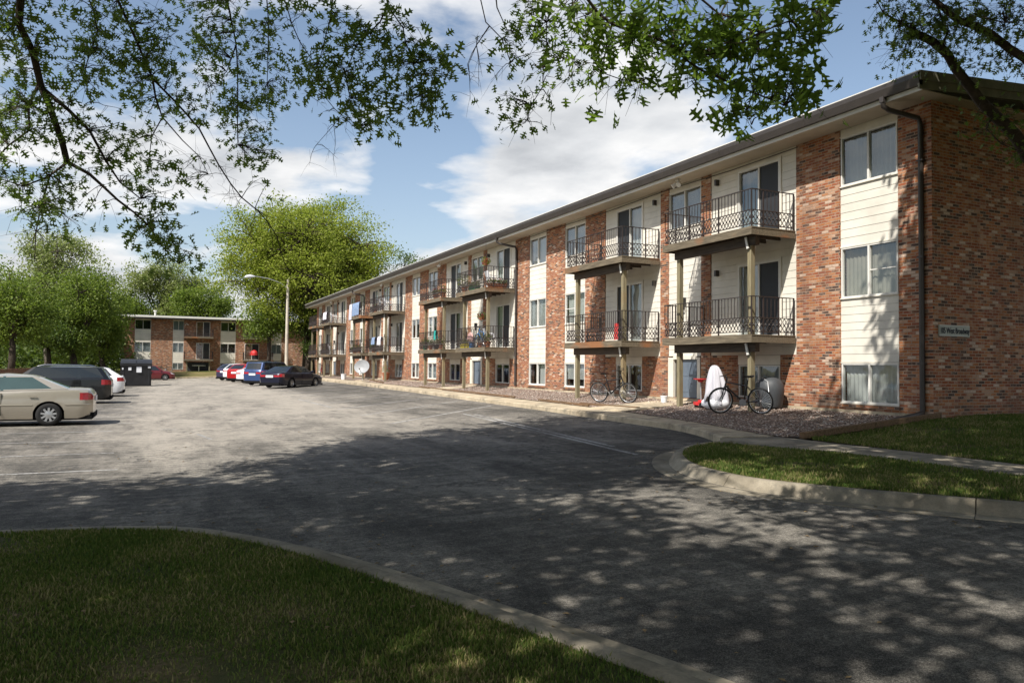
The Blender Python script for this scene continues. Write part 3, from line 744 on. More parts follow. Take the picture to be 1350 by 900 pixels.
# foundation strip along the base
m=F.mb(); fbox(m,S0-.04,SEND,-.2,.05,ZB-.1,BASE+.03); m.build('foundation','concrete',bl)
wi=0
rw=random.Random(5)
def cyc():
    return rw.choice([0,1,1,2,3,4,5,6,7,8,6])
for (a,b,t) in strips:
    m=F.mb(); ms=F.mb()
    if t=='W':
        sidingp(F,bl,a,b,HEAD[3]+.03,WT); sidingp(F,bl,a,b,HEAD[2]+.03,SILL[3]-.03); sidingp(F,bl,a,b,HEAD[1]+.03,SILL[2]-.03)
        for l in (1,2,3):
            st=cyc(); 
            if a<12: st={3:1,2:3,1:0}[l]
            wn=window(F,a+.02,b-.02,SILL[l],HEAD[l],style=st)
            trimp(F,wn,'sill',(a,b,-.05,.008,SILL[l]-.03,SILL[l])); trimp(F,wn,'head_trim',(a,b,-.05,-.004,HEAD[l],HEAD[l]+.03))
    else:
        sidingp(F,bl,a,b,HEAD[3]+.03,WT); sidingp(F,bl,a,b,2.12,SILL[3]-.03)
        wn=window(F,a+.02,b-.02,SILL[3],HEAD[3],style=cyc())
        trimp(F,wn,'sill',(a,b,-.05,.008,SILL[3]-.03,SILL[3])); trimp(F,wn,'head_trim',(a,b,-.05,-.004,HEAD[3],HEAD[3]+.03))
        wall_lamp(F,a+.8,3.75)
        # entry: cream frame, side light and steel door
        m2=F.mb(); fbox(m2,a+.02,a+.16,-.1,.02,.82,2.08); fbox(m2,b-.28,b-.02,-.1,.02,.82,2.08); fbox(m2,a+.16,b-.28,-.1,.02,2.02,2.12)
        fbox(m2,b-.1,b-.06,-.1,.03,.82,2.05)
        ef=m2.build('entry_frame','siding',bl)
        m2=F.mb(); fbox(m2,a+.165,a+1.1,-.085,-.045,.83,2.015)
        for (p,q) in ((.25,.58),(.66,.99)):
            for (u_,v_) in ((1.0,1.4),(1.5,1.9)): fbox(m2,a+p,a+q,-.0449,-.036,u_,v_)
        dr=m2.build('door','door_blue',ef)
        m2=F.mb(); m2.tube([(a+.24,-.045,1.4),(a+.24,.0,1.4)],[.02,.035],8); m2.build('handle','chrome',dr)
        m2=F.mb(); fbox(m2,a+1.102,b-.285,-.088,-.07,.83,2.015); m2.build('side_light','screen_dark',ef)
for (a,b,da,db) in creams:
    m=F.mb(); ms=F.mb()
    for z0,z1,hd in ((2.12,F3Z,HEAD[2]),(F3Z,WT,HEAD[3])):
        zf=F2Z if z0<3 else F3Z
        sidingp(F,bl,a,da-.05,z0,z1,row=.2); sidingp(F,bl,db+.05,b,z0,z1,row=.2); sidingp(F,bl,da-.05,db+.05,hd+.05,z1)
        if z0<3: sidingp(F,bl,da-.05,db+.05,z0,zf)
        sdr=sliding_door(F,da,db,zf+.02,hd,style=rw.randint(0,1),openside=(0 if da-a<.8 else 1) if rw.random()<.8 else 1)
        trimp(F,sdr,'door_trim',(da-.05,da,-.05,.002,zf,hd+.05),(db,db+.05,-.05,.002,zf,hd+.05),(da,db,-.05,.002,hd,hd+.05))
        mm=F.mb(); fbox(mm,(a+.25 if da-a>.8 else b-.35),(a+.33 if da-a>.8 else b-.27),-.02,.1,hd-.22,hd-.05); mm.build('porch_light','gutter_brown',bl)
    trimp(F,bl,'header_panel',(da,db,-.1,-.004,1.86,2.118))
    window(F,da+.02,db-.02,.95,1.85,style=rw.choice([1,5,1,5]))
# roof
OV=.86; SA=S0-.36; SB=SEND+1.9
m=F.mb()
rz0=7.90; pts=[(SA,OV-.02,rz0),(SB,OV-.02,rz0),(SB,-6.1,rz0+.58),(SA,-6.1,rz0+.58),(SB,-13.1,rz0),(SA,-13.1,rz0)]
m.add(pts,[(0,1,2,3),(3,2,4,5)])
roof=m.build('roof','roof_gravel',bl)
m=F.mb(); fbox(m,SA-.02,SB+.02,OV-.1,OV+.03,7.905,7.93); m.build('drip_edge','trim_white',roof)
m=F.mb()
for k in range(int((SB-SA)/3.05)+1):
    a=SA+3.05*k; b=min(a+3.045,SB); 
    m.add([(a,OV-.1,7.64),(a,OV-.01,7.64),(a,OV+.04,7.80),(a,OV+.045,7.90),(a,OV-.1,7.90),(b,OV-.1,7.64),(b,OV-.01,7.64),(b,OV+.04,7.80),(b,OV+.045,7.90),(b,OV-.1,7.90)],
        [(0,1,2,3,4),(9,8,7,6,5),(0,5,6,1),(1,6,7,2),(2,7,8,3)])
m.build('gutter','gutter_brown',bl)
m=F.mb(); fbox(m,SA+.03,SB-.03,OV-.14,OV-.102,7.55,7.89); m.build('fascia_board','trim_white',bl)
m=F.mb()
k=SA+.04
while k<SB-.1:
    e=min(k+2.44,SB-.04); fbox(m,k,e-.008,.0,OV-.142,7.562,7.58); k+=2.44
fbox(m,SA+.04,S0-.002,-12.9,-.002,7.562,7.58)
fbox(m,SEND+.002,SB-.04,-12.9,-.002,7.562,7.58)
m.build('soffit','soffit',bl)
# raking boards on both ends
for (a,b,nm) in ((SA-.0,SA+.04,'rake_board'),(SB-.04,SB,'rake_board')):
    m=F.mb()
    for d0,d1,z0,z1 in ((OV-.0,-6.1,rz0,rz0+.58),(-6.1,-13.1,rz0+.58,rz0)):
        m.add([(a,d0,z0-.34),(a,d1,z1-.34),(a,d1,z1-.17),(a,d0,z0-.17),(b,d0,z0-.34),(b,d1,z1-.34),(b,d1,z1-.17),(b,d0,z0-.17)],[(0,1,2,3),(7,6,5,4),(0,4,5,1),(3,2,6,7),(0,3,7,4),(1,5,6,2)])
        a2=a-.035 if a<50 else b; b2=b if a<50 else b+.035
        m.add([(a2,d0,z0-.168),(a2,d1,z1-.168),(a2,d1,z1+.03),(a2,d0,z0+.03),(b2,d0,z0-.168),(b2,d1,z1-.168),(b2,d1,z1+.03),(b2,d0,z0+.03)],[(0,1,2,3),(7,6,5,4),(0,4,5,1),(3,2,6,7),(0,3,7,4),(1,5,6,2)])
    m.build(nm,'fascia_olive',bl)
m=F.mb()
for s,d in ((14.2,.4),(16.5,.4),(23,.3),(33,-1),(47,-2)): m.tube([(s,d-.5,7.95),(s,d-.5,8.12)],.05,8)
m.build('roof_vent','trim_white',roof)
for k,(a,b) in enumerate(bal):
    near=a<40
    balcony(F,a+.01,b,F3Z,F2Z+.01,full=True); balcony(F,a+.01,b,F2Z,.45,full=True)
dp=downpipe(F,10.98,OV+.03,7.66,.88,-.33)
m=MB(); m.tube([(14.93,10.98,.9),(14.9,10.95,.84),(14.6,10.9,.80),(12.9,10.78,.60)],.05,8); m.build('downpipe_extension','gutter_brown',dp,smooth=50)
downpipe(F,31.25,OV+.03,7.66,.85,-.55); downpipe(F,59.1,OV+.03,7.66,.85,-.8)
for s in (18.9,40.5,52.5,69.5): floodlight(F,s,.45,7.562)
m=F.mb(); m.tube([(14.5,.02,7.50),(17,.02,7.47),(20,.02,7.52),(24,.02,7.46),(28,.02,7.5),(31.3,.02,7.47)],.012,4); m.build('cable','black_paint',bl)
# address plate
m=MB(); m.box(15.16,16.16,S0-.035,S0-.003,2.49,2.73); sg=m.build('address_sign','sign_plate'); tag(sg,'small pale address plate reading 105 West Broadway on the brick end wall','sign')
m=MB(); m.box(15.165,16.155,S0-.038,S0-.0352,2.495,2.505); m.box(15.165,16.155,S0-.038,S0-.0352,2.715,2.725); m.build('border','trim_white',sg)
def text(body,size,loc,rot,mat,parent,name='lettering',sx=1,ext=.002,bold=0.):
    c=bpy.data.curves.new(name,'FONT'); c.body=body; c.size=size; c.extrude=ext; c.align_x='CENTER'; c.align_y='CENTER'; c.offset=bold
    o=bpy.data.objects.new(name,c); COL.objects.link(o); dg=bpy.context.evaluated_depsgraph_get(); me=bpy.data.meshes.new_from_object(o.evaluated_get(dg)); bpy.data.objects.remove(o)
    me.materials.clear(); me.materials.append(M[mat]); o=bpy.data.objects.new(name,me); COL.objects.link(o); o.location=loc; o.rotation_euler=rot; o.scale=(sx,1,1)
    if parent is not None: o.parent=parent
    return o
text('105 West Broadway',.175,(15.66,S0-.04,2.605),(R(90),0,0),'sign_ink',sg,sx=.66,bold=.003)
# ---- the far building, at right angles across the end of the lot
FY=101.; FB=.66
fb=empty('apartment_building',(7,FY,FB),'three-storey brick block with white roof edge facing across the far end of the lot','building')
G=Fr(fb,lambda p:(p[0],FY-p[1],p[2]))
def fx(px): return float(onY(px,480,FY)[0])
FS0,FS1=fx(158.5),24.0
FW=7.05; fS={3:5.75,2:3.05,1:.95}; fH={3:6.85,2:4.2,1:1.75}
wst=[(176.7,198),(227,241.5),(290,310)]
m=G.mb(); ms=G.mb(); mt=G.mb(); edges=[]
cuts=[(fx(a),fx(b)) for a,b in wst]+[(fx(357),fx(370.5))]
doors=[(fx(258),fx(276)),(fx(322),fx(341))]
x=FS0
for a,b in sorted(cuts): fbox(m,x,a,-.28,0,.2,FW); x=b
fbox(m,x,FS1,-.28,0,.2,FW)
m.box(FS0,FS0+.25,-11,-.281,.2,FW); m.box(FS1-.25,FS1,-11,-.281,.2,FW); m.box(FS0,FS1,-11.2,-11.001,.2,FW)
for a,b in cuts: fbox(m,a,b,-.28,-.006,.2,.9)
fbw=m.build('brick_wall','brick',fb)
m=G.mb(); fbox(m,FS0+.3,FS1-.3,-10.9,-.5,.3,FW-.05); m.build('interior','dark_interior',fb)
for i,(a,b) in enumerate(cuts):
    ms=G.mb()
    sidingp(G,fb,a,b,fH[3]+.02,FW); sidingp(G,fb,a,b,fH[2]+.02,fS[3]-.02); sidingp(G,fb,a,b,fH[1]+.02,fS[2]-.02)
    for l in (3,2,1): window(G,a+.01,b-.01,fS[l],fH[l],style=(5 if i==2 else rw.choice([1,4,5,1])))
for a,b in doors:
    for zf,hd in ((2.2,4.25),(4.95,6.85)):
        m=G.mb(); 
        fr=sliding_door(G,a,b,zf+.02,hd,d=.04,style=0,openside=1)
for i,(a,b) in enumerate(((fx(241.8),fx(280)),(fx(319.5),fx(358.5)))):
    for zf,zb in ((4.95,2.3),(2.2,.6)): balcony(G,a,b,zf,zb,depth=1.4,full=(zf>3),posts=(i==0 and zf<3),beam=False)
    m=G.mb(); fbox(m,a+.3,b-.3,.004,.03,.75,1.85); m.build('dark_window','screen_dark',fb)
m=G.mb(); m.add([(FS0-.6,.95,7.32),(FS1,.95,7.32),(FS1,-5.5,7.75),(FS0-.6,-5.5,7.75),(FS1,-11.8,7.32),(FS0-.6,-11.8,7.32)],[(0,1,2,3),(3,2,4,5)])
rf=m.build('roof','roof_metal',fb)
m=G.mb(); fbox(m,FS0-.62,FS1,.9,1.0,7.16,7.36); fbox(m,FS0-.65,FS0-.6,-11.8,1.0,7.16,7.36); m.build('roof_edge','trim_white',fb)
m=G.mb(); fbox(m,FS0-.58,FS1,.8,.895,6.98,7.155); m.build('gutter','gutter_brown',fb)
m=G.mb(); fbox(m,FS0-.58,FS1,.001,.79,7.05,7.09); m.build('soffit','soffit',fb)
m=G.mb(); m.tube([(fx(203),-1.5,7.3),(fx(203),-1.5,8.0)],.1,8); m.tube([(fx(203),-1.5,8.0),(fx(203),-1.5,8.15)],.2,8); m.build('roof_vent','trim_white',rf)
floodlight(G,fx(245),.2,6.6)
# ------------------------------------------------------------------ vehicles (local frame: x forward, y left, z up)
def car(name,label,cat,kind,paint,loc,heading,glass='car_glass',lod=0,rim='plain',Lc=None,group=None,strip=None):
    # heading: angle of the nose from +X
    root=empty(name,loc,label,cat,group,rz=heading)
    if kind=='sedan':
        L,W,Hh=4.75,1.78,1.42; wr=.315; xa=(-1.33,1.34)
        top=[(-2.37,.86),(-2.30,.97),(-2.0,1.0),(-1.6,1.0),(-1.1,.99),(0,.96),(.9,.95),(1.05,.94),(1.6,.86),(2.0,.77),(2.28,.66),(2.37,.58)]
        cols=[(-1.78,-1.02,'b'),(-1.42,-.86,'g'),(-.27,-.30,'p'),(-.20,-.24,'g'),(.85,.28,'b'),(1.12,.38,None)]
    elif kind=='suv':
        L,W,Hh=4.75,1.86,1.60; wr=.34; xa=(-1.36,1.38)
        top=[(-2.37,.98),(-2.33,1.06),(-2.0,1.08),(-1.2,1.07),(0,1.04),(.85,1.03),(1.05,1.02),(1.6,1.02),(2.05,.93),(2.28,.80),(2.37,.70)]
        cols=[(-2.28,-1.98,'b'),(-2.10,-1.80,'g'),(-1.25,-1.22,'p'),(-1.13,-1.12,'g'),(-.15,-.17,'p'),(-.07,-.10,'g'),(.88,.38,'b'),(1.15,.50,None)]
    elif kind=='boxsuv':
        L,W,Hh=4.5,1.78,1.68; wr=.34; xa=(-1.27,1.30)
        top=[(-2.25,.98),(-2.22,1.06),(-1.9,1.07),(-1.2,1.06),(0,1.04),(.85,1.02),(1.05,1.0),(1.6,.95),(2.0,.86),(2.18,.76),(2.25,.66)]
        cols=[(-2.18,-1.98,'b'),(-2.02,-1.84,'g'),(-1.15,-1.12,'p'),(-1.06,-1.04,'g'),(-.12,-.14,'p'),(-.05,-.08,'g'),(.85,.40,'b'),(1.1,.50,None)]
    else: # hatch
        L,W,Hh=4.3,1.76,1.52; wr=.32; xa=(-1.25,1.27)
        top=[(-2.15,.92),(-2.12,1.03),(-1.9,1.06),(-1.2,1.03),(0,.98),(.85,.96),(1.05,.95),(1.55,.88),(1.9,.78),(2.1,.66),(2.15,.56)]
        cols=[(-2.02,-1.42,'b'),(-1.62,-1.28,'g'),(-1.0,-.98,'p'),(-.92,-.92,'g'),(-.08,-.12,'p'),(0,-.05,'g'),(.85,.30,'b'),(1.15,.42,None)]
    h=L/2; tx=[a for a,_ in top]; tz=[b for _,b in top]
    T=lambda x: float(np.interp(x,tx,tz))
    def hw(x):
        t=abs(x)/h; return W/2*(1-.035*t**2-.16*max(0,(t-.84)/.16)**2.2)
    arch=wr+.055
    xs=set(np.linspace(-h,h,40))|{-h+.05,h-.05,-h+.12,h-.12,-h+.32,h-.4}
    for a in xa:
        for k in range(-6,7): xs.add(a+arch*math.sin(k/6*math.pi/2))
    xs=sorted(xs); xs=[x for i,x in enumerate(xs) if i==0 or x-xs[i-1]>.012]
    def zb(x):
        z=.20+.10*max(0,(abs(x)-h+.35)/.35)
        for a in xa:
            if abs(x-a)<arch: z=max(z,wr+math.sqrt(max(0,arch**2-(x-a)**2))*.98)
        return z
    body=MB(); tail=MB(); head=MB()
    rings=[]
    tl0,tl1=(.70,.90) if kind=='sedan' else ((.80,1.06) if 'suv' in kind else (.78,.98))
    for x in xs:
        w=hw(x); t=T(x); b=zb(x); e=.0
        if abs(x)>h-.051: w-=.05; 
        zc=[b,max(b+.001,.42),max(b+.002,.60),max(b+.003,min(tl0,t-.12)),max(b+.004,min(tl1,t-.06)),t-.03,t+.0]
        wc=[w-.05,w-.004,w,w-.008,w-.03,w-.06,w-.12]
        if kind!='sedan' and kind!='hatch': wc=[w-.04,w-.004,w,w-.005,w-.02,w-.045,w-.10]
        pts=[(x,wc[i],zc[i]) for i in range(7)]+[(x,wc[6]*.5,t+.022),(x,0,t+.03)]
        rings.append(pts)
    n=len(xs)
    for sg in (1,-1):
        for tgt,cond in ((body,0),(tail,1),(head,2)):
            pts=[];fs=[]
            for r in rings: pts+=[(p[0],p[1]*sg,p[2]) for p in r]
            for i in range(n-1):
                xm=(xs[i]+xs[i+1])/2
                for j in range(8):
                    k=0
                    if j==3 and xm<-h+(.32 if kind!='suv' else .36): k=1
                    if j==3 and xm>h-.42: k=2
                    if k!=cond: continue
                    f=(i*9+j,(i+1)*9+j,(i+1)*9+j+1,i*9+j+1); fs.append(f[::-1] if sg>0 else f)
            if cond==0 and False: pass
            used=sorted({q for f in fs for q in f}); mp={q:i for i,q in enumerate(used)}
            if fs: tgt.add([pts[q] for q in used],[[mp[q] for q in f] for f in fs])
    for ring,sgx in ((rings[0],-1),(rings[-1],1)):
        for j in range(8):
            a=ring[j]; b=ring[j+1]; ins=.36 if sgx<0 else .42
            bow=.03*sgx
            if j==3:
                tgt=tail if sgx<0 else head
                for s_ in (1,-1):
                    tgt.add([(a[0],a[1]*s_,a[2]),(a[0]+bow*.6,(a[1]-ins)*s_,a[2]),(b[0]+bow*.6,(b[1]-ins)*s_,b[2]),(b[0],b[1]*s_,b[2])],[(0,1,2,3)])
                body.add([(a[0]+bow*.6,(a[1]-ins),a[2]),(a[0]+bow*.6,-(a[1]-ins),a[2]),(b[0]+bow*.6,-(b[1]-ins),b[2]),(b[0]+bow*.6,(b[1]-ins),b[2])],[(0,1,2,3)])
            else:
                body.add([(a[0],a[1],a[2]),(a[0]+bow*.6,max(0,a[1]-ins),a[2]),(a[0]+bow*.6,-max(0,a[1]-ins),a[2]),(a[0],-a[1],a[2]),(b[0],-b[1],b[2]),(b[0]+bow*.6,-max(0,b[1]-ins),b[2]),(b[0]+bow*.6,max(0,b[1]-ins),b[2]),(b[0],b[1],b[2])],[(0,1,6,7),(1,2,5,6),(2,3,4,5)])
    # greenhouse
    gl=MB(); bw=hw(0)-.09; rw_=W/2-.26 if kind!='boxsuv' else W/2-.20; zr=Hh-.07
    def bp(x,s_): return (x,s_*min(hw(x)-.09,bw),T(x)-.005)
    def rp(x,s_):
        e=.0; return (x,s_*(rw_-(.03 if (x==cols[0][1] or x==cols[-1][1]) else 0)),zr-(.025 if (x==cols[0][1] or x==cols[-1][1]) else 0))
    for sg in (1,-1):
        for i in range(len(cols)-1):
            a=bp(cols[i][0],sg); b=bp(cols[i+1][0],sg); c=rp(cols[i+1][1],sg); d=rp(cols[i][1],sg)
            if cols[i][2]=='g':
                lerp=lambda p,q,t:(p[0]+(q[0]-p[0])*t,p[1]+(q[1]-p[1])*t,p[2]+(q[2]-p[2])*t)
                a2,b2=lerp(a,d,.07),lerp(b,c,.07); d2,c2=lerp(a,d,.93),lerp(b,c,.93)
                gl.add([a2,b2,c2,d2],[(0,1,2,3)]); body.add([a,b,b2,a2],[(0,1,2,3)]); body.add([d2,c2,c,d],[(0,1,2,3)])
            elif cols[i][2]=='p': gl.add([a,b,c,d],[(0,1,2,3)])
            else: body.add([a,b,c,d],[(0,1,2,3)])
    for (xb,xt) in ((cols[0][0],cols[0][1]),(cols[-1][0],cols[-1][1])):
        a=bp(xb,1); b=bp(xb,-1); c=rp(xt,-1); d=rp(xt,1); sgn=-1 if xb<0 else 1
        def ip(u,v):
            p=[a[k]+(b[k]-a[k])*u for k in range(3)]; q=[d[k]+(c[k]-d[k])*u for k in range(3)]
            r=[p[k]+(q[k]-p[k])*v for k in range(3)]; bul=.06*math.sin(math.pi*u); r[0]+=sgn*bul; return tuple(r)
        v0=.06; v1=.93
        if 'suv' in kind and xb<0: v0=.10
        us=[0,.07,.3,.5,.7,.93,1]; vs=[0,v0,v1,1]
        for iu in range(6):
            for iv in range(3):
                q=[ip(us[iu],vs[iv]),ip(us[iu+1],vs[iv]),ip(us[iu+1],vs[iv+1]),ip(us[iu],vs[iv+1])]
                (gl if 1<=iu<=4 and iv==1 else body).add(q,[(0,1,2,3)])
    # roof skin
    rx=[c[1] for c in cols]; pts=[];fs=[]
    for i,x in enumerate(rx):
        t=(x-rx[0])/(rx[-1]-rx[0]); cr=.07*math.sin(math.pi*min(1,max(0,t*.9+.05)))
        bx=.06*(-1 if i==0 else (1 if i==len(rx)-1 else 0))
        for u in (1,.6,0,-.6,-1):
            e=rp(x,1); pts.append((x+bx*(1-abs(u)),u*e[1],e[2]+cr*(1-abs(u)**2.2)+.005*(1-abs(u))))
    for i in range(len(rx)-1):
        for j in range(4): fs.append((i*5+j,i*5+j+1,(i+1)*5+j+1,(i+1)*5+j))
    body.add(pts,fs)
    bo=body.build('body',paint,root,world=False,smooth=32)
    gl.build('window',glass,root,world=False)
    for src,nm,mt in ((tail,'tail_lamp','tail_lamp'),(head,'headlight','head_lamp')):
        for sg in (1,-1):
            q=MB()
            for f in src.f:
                if sum(src.v[i][1] for i in f)*sg>0: q.add([src.v[i] for i in f],[tuple(range(len(f)))])
            q.build(nm,mt,root,world=False)
    # trim
    m=MB()
    for sg in (1,-1):
        for x in ([-.24,.92,-1.22] if 'suv' in kind or kind=='hatch' else [-.235,.93]):
            y=sg*(hw(x)+.001); 
            if sg>0: m.box(x-.005,x+.005,y-.02,y+.001,.30,T(x)-.07)
            else: m.box(x-.005,x+.005,y-.001,y+.02,.30,T(x)-.07)
    m.box(-h+.02,h-.02,-.78,.78,.16,.26)
    for a in xa: m.box(a-arch-.02,a+arch+.02,-W/2+.28,W/2-.28,.24,.72)
    m.build('underbody','underbody',root,world=False)
    for sg in (1,-1):
        for x in ([-1.05,.12] if kind!='sedan' else [-.95,.12]):
            m=MB(); y=sg*(hw(x)); m.box(x-.09,x+.09,min(y,y+sg*.022),max(y,y+sg*.022),.80 if kind=='sedan' else .9,.825 if kind=='sedan' else .93)
            m.build('door_handle',paint,root,world=False)
    if strip:
        for sg in (1,-1):
            for a,b in ((xa[0]+arch+.01,xa[1]-arch-.01),(-h+.06,xa[0]-arch-.01),(xa[1]+arch+.01,h-.1)):
                m=MB(); k=8; pts=[]
                for i in range(k+1):
                    x=a+(b-a)*i/k; y=sg*(hw(x)+.004); pts+=[(x,y,.555),(x,y+sg*.008,.575),(x,y,.60)]
                m.add(pts,[(3*i+j,3*i+3+j,3*i+4+j,3*i+1+j) for i in range(k) for j in range(2)])
                m.build('side_moulding',strip,root,world=False)
    for sg in (1,-1):
        m=MB(); m.tube([(.86,sg*(W/2-.08),T(.9)+.03),(.84,sg*(W/2+.03),T(.9)+.07),(.83,sg*(W/2+.14),T(.9)+.08)],[.03,.075,.06],8)
        m.build('mirror',paint,root,world=False,smooth=60)
    m=MB(); m.box(-h-.045,-h-.02,-.26,.26,(.66 if kind=='sedan' else .70),(.80 if kind=='sedan' else .84)); m.build('number_plate','plate_white',root,world=False)
    m=MB(); m.box(-h-.03,-h+.08,-W/2+.2,W/2-.2,.20,.34); m.box(h-.1,h+.0,-W/2+.25,W/2-.25,.22,.42); m.build('bumper_trim','underbody',root,world=False)
    if 'suv' in kind:
        for sg in (1,-1): m=MB(); m.tube([(-1.7,sg*(rw_-.08),zr+.03),(-1.5,sg*(rw_-.06),zr+.085),(.1,sg*(rw_-.06),zr+.095),(.35,sg*(rw_-.08),zr+.03)],.016,6); m.build('roof_rack','chrome' if kind=='suv' else 'underbody',root,world=False,smooth=60)
    for a in xa:
        for sg in (1,-1):
            yc=sg*(W/2-.11)
            m=MB(); m.lathe([(wr*.60,-.10),(wr*.66,-.11),(wr*.9,-.105),(wr*.985,-.07),(wr,0),(wr*.985,.07),(wr*.9,.105),(wr*.66,.11),(wr*.60,.10)],(a,yc,wr),'y',28)
            wl=m.build('wheel','tyre',root,world=False,smooth=50)
            m=MB(); o=sg*.10
            rr=wr*.66
            m.lathe([(rr,o),(rr*.95,o+sg*.006),(rr*.90,o-sg*.015),(rr*.86,o-sg*.03)],(a,yc,wr),'y',28)
            if rim=='hub':
                ns=9
                m.lathe([(rr*.46,o-sg*.012),(rr*.42,o+sg*.004),(rr*.15,o+sg*.012),(.001,o+sg*.014)],(a,yc,wr),'y',28); w0=.20
            else:
                ns=rim if isinstance(rim,int) else 7; m.lathe([(rr*.24,o-sg*.012),(rr*.2,o+sg*.0),(.001,o+sg*.002)],(a,yc,wr),'y',16); w0=.16
            for k in range(ns):
                t=2*math.pi*k/ns+.2
                for u_ in ((-.09,.09) if False else (0,)):
                    c,s_=math.cos(t+u_),math.sin(t+u_); 
                    m.bar((a+c*rr*.18,yc+o-sg*.012,wr+s_*rr*.18),(a+c*rr*.93,yc+o-sg*.012,wr+s_*rr*.93),.024,w0*rr*(1.3 if rim=='hub' else 1),upv=(-s_,0,c))
            m.build('rim','rim_silver',wl,world=False,smooth=35)
            m=MB(); m.lathe([(rr*.9,o-sg*.035),(.001,o-sg*.035)],(a,yc,wr),'y',20); m.build('brake_disc','underbody',wl,world=False)
    return root
def carat(px,py,fx_,kind='rear',**k): pass
# left row, nosed in to the left (heading pi): rear bumper towards the aisle
def place_left(Y,xrear,L): return (xrear-L/2,Y,zl(0,Y))
car('parked_car','gold beige four-door sedan parked nearest on the left side of the lot','car','sedan','paint_gold',place_left(CY1,CX1,4.75),math.pi,glass='car_glass_teal',rim='hub',strip='paint_gold')
car('parked_car','black estate SUV with roof rails parked between the gold sedan and the white hatchback','car','suv','paint_black',place_left(CY2,CX2,4.75),math.pi)
car('parked_car','white hatchback parked beyond the black SUV on the left','car','hatch','paint_white',place_left(CY3,CX3,4.3),math.pi)
car('parked_car','small dark red car parked behind the black skip near the far building','car','hatch','paint_maroon',(-.2,82.5,zl(0,82)),0.0)
HD=R(90-43)
def place_right(px,depth,dark):
    p=at(px,480,depth); return (p[0],p[1])
def rc(label,kind,paint,x,y,L,**k):
    # x,y = centre of the rear bumper on the ground
    cx=x+math.cos(HD)*L/2; cy=y+math.sin(HD)*L/2
    car('parked_car',label,'car',kind,paint,(cx,cy,zl(x,y)+.03),HD,group=None,**k)
def rear(px,depth):
    p=at(px,480,depth); return float(p[0]),float(p[1])
for (lab,kind,paint,px,dep,L,rim) in (
    ('black four-door sedan parked nearest in the angled row by the pavement','sedan','paint_navy',356,46.5,4.75,7),
    ('dark blue box-shaped SUV beside the black sedan in the angled row','boxsuv','paint_blue',333,52,4.5,5),
    ('white sedan squeezed between the blue SUV and the red car','sedan','paint_white',322,57,4.75,7),
    ('bright red hatchback in the angled row between two white cars','hatch','paint_red',309,60.5,4.3,7),
    ('white hatchback between the red car and the purple-blue one','hatch','paint_white',303,65.5,4.3,7),
    ('dark purple-blue hatchback at the far end of the angled row','hatch','paint_purple',294,67,4.3,7)):
    x,y=rear(px,dep); rc(lab,kind,paint,x,y,L,rim=rim)
# ------------------------------------------------------------------ black waste skip with lids
def skip_bin():
    c=onY(180,500,62.0); root=empty('dumpster',(float(c[0])-.05,63.5,-.08),'black steel rubbish skip with pale stickers standing in front of the far building','dumpster')
    m=MB(); w=1.02
    m.add([(-w,-.75,.12),(w,-.75,.12),(w,.8,.12),(-w,.8,.12),(-w,-.9,1.70),(w,-.9,1.70),(w,.95,2.0),(-w,.95,2.0)],[(0,3,2,1),(0,1,5,4),(1,2,6,5),(2,3,7,6),(3,0,4,7),(4,5,6,7)])
    m.box(-w-.05,w+.05,-.97,-.9,1.60,1.72); m.box(-w-.06,-w,-.5,.4,1.0,1.15); m.box(w,w+.06,-.5,.4,1.0,1.15)
    for x in (-.85,.85): m.box(x-.06,x+.06,-.86,-.78,.14,1.6)
    m.build('body','dumpster_black',root,world=False)
    m=MB()
    for a,b in ((-w-.03,-.02),(.02,w+.03)):
        pts=[]
        for i in range(6):
            t=i/5; y=-.98+t*2.0; z=1.73+.32*t+.10*math.sin(t*math.pi); pts+=[(a,y,z),(b,y,z),(a,y,z+.04),(b,y,z+.04)]
        m.add(pts,[(4*i+2,4*i+3,4*i+7,4*i+6) for i in range(5)]+[(4*i,4*i+4,4*i+5,4*i+1) for i in range(5)]+[(0,1,3,2),(4*i,4*i+2,4*i+6,4*i+4) if False else (20,22,23,21)]+[(4*i,4*i+2,4*i+6,4*i+4) for i in range(5)]+[(4*i+1,4*i+5,4*i+7,4*i+3) for i in range(5)])
    m.build('lid','dumpster_black',root,world=False)
    m=MB(); m.box(.02,.36,-.905,-.893,1.10,1.52); m.box(-.52,-.32,-.905,-.893,1.25,1.48); m.box(-.93,-.84,-.905,-.893,1.3,1.45); m.box(.78,.97,-.915,-.903,1.42,1.56)
    m.T=None; m.build('sticker','plate_white',root,world=False)
    m=MB()
    for x in (-.8,.8):
        for y in (-.6,.65): m.lathe([(.001,-.03),(.09,-.03),(.09,.03),(.001,.03)],(x,y,.09),'x',12)
    m.build('caster','tyre',root,world=False)
skip_bin()
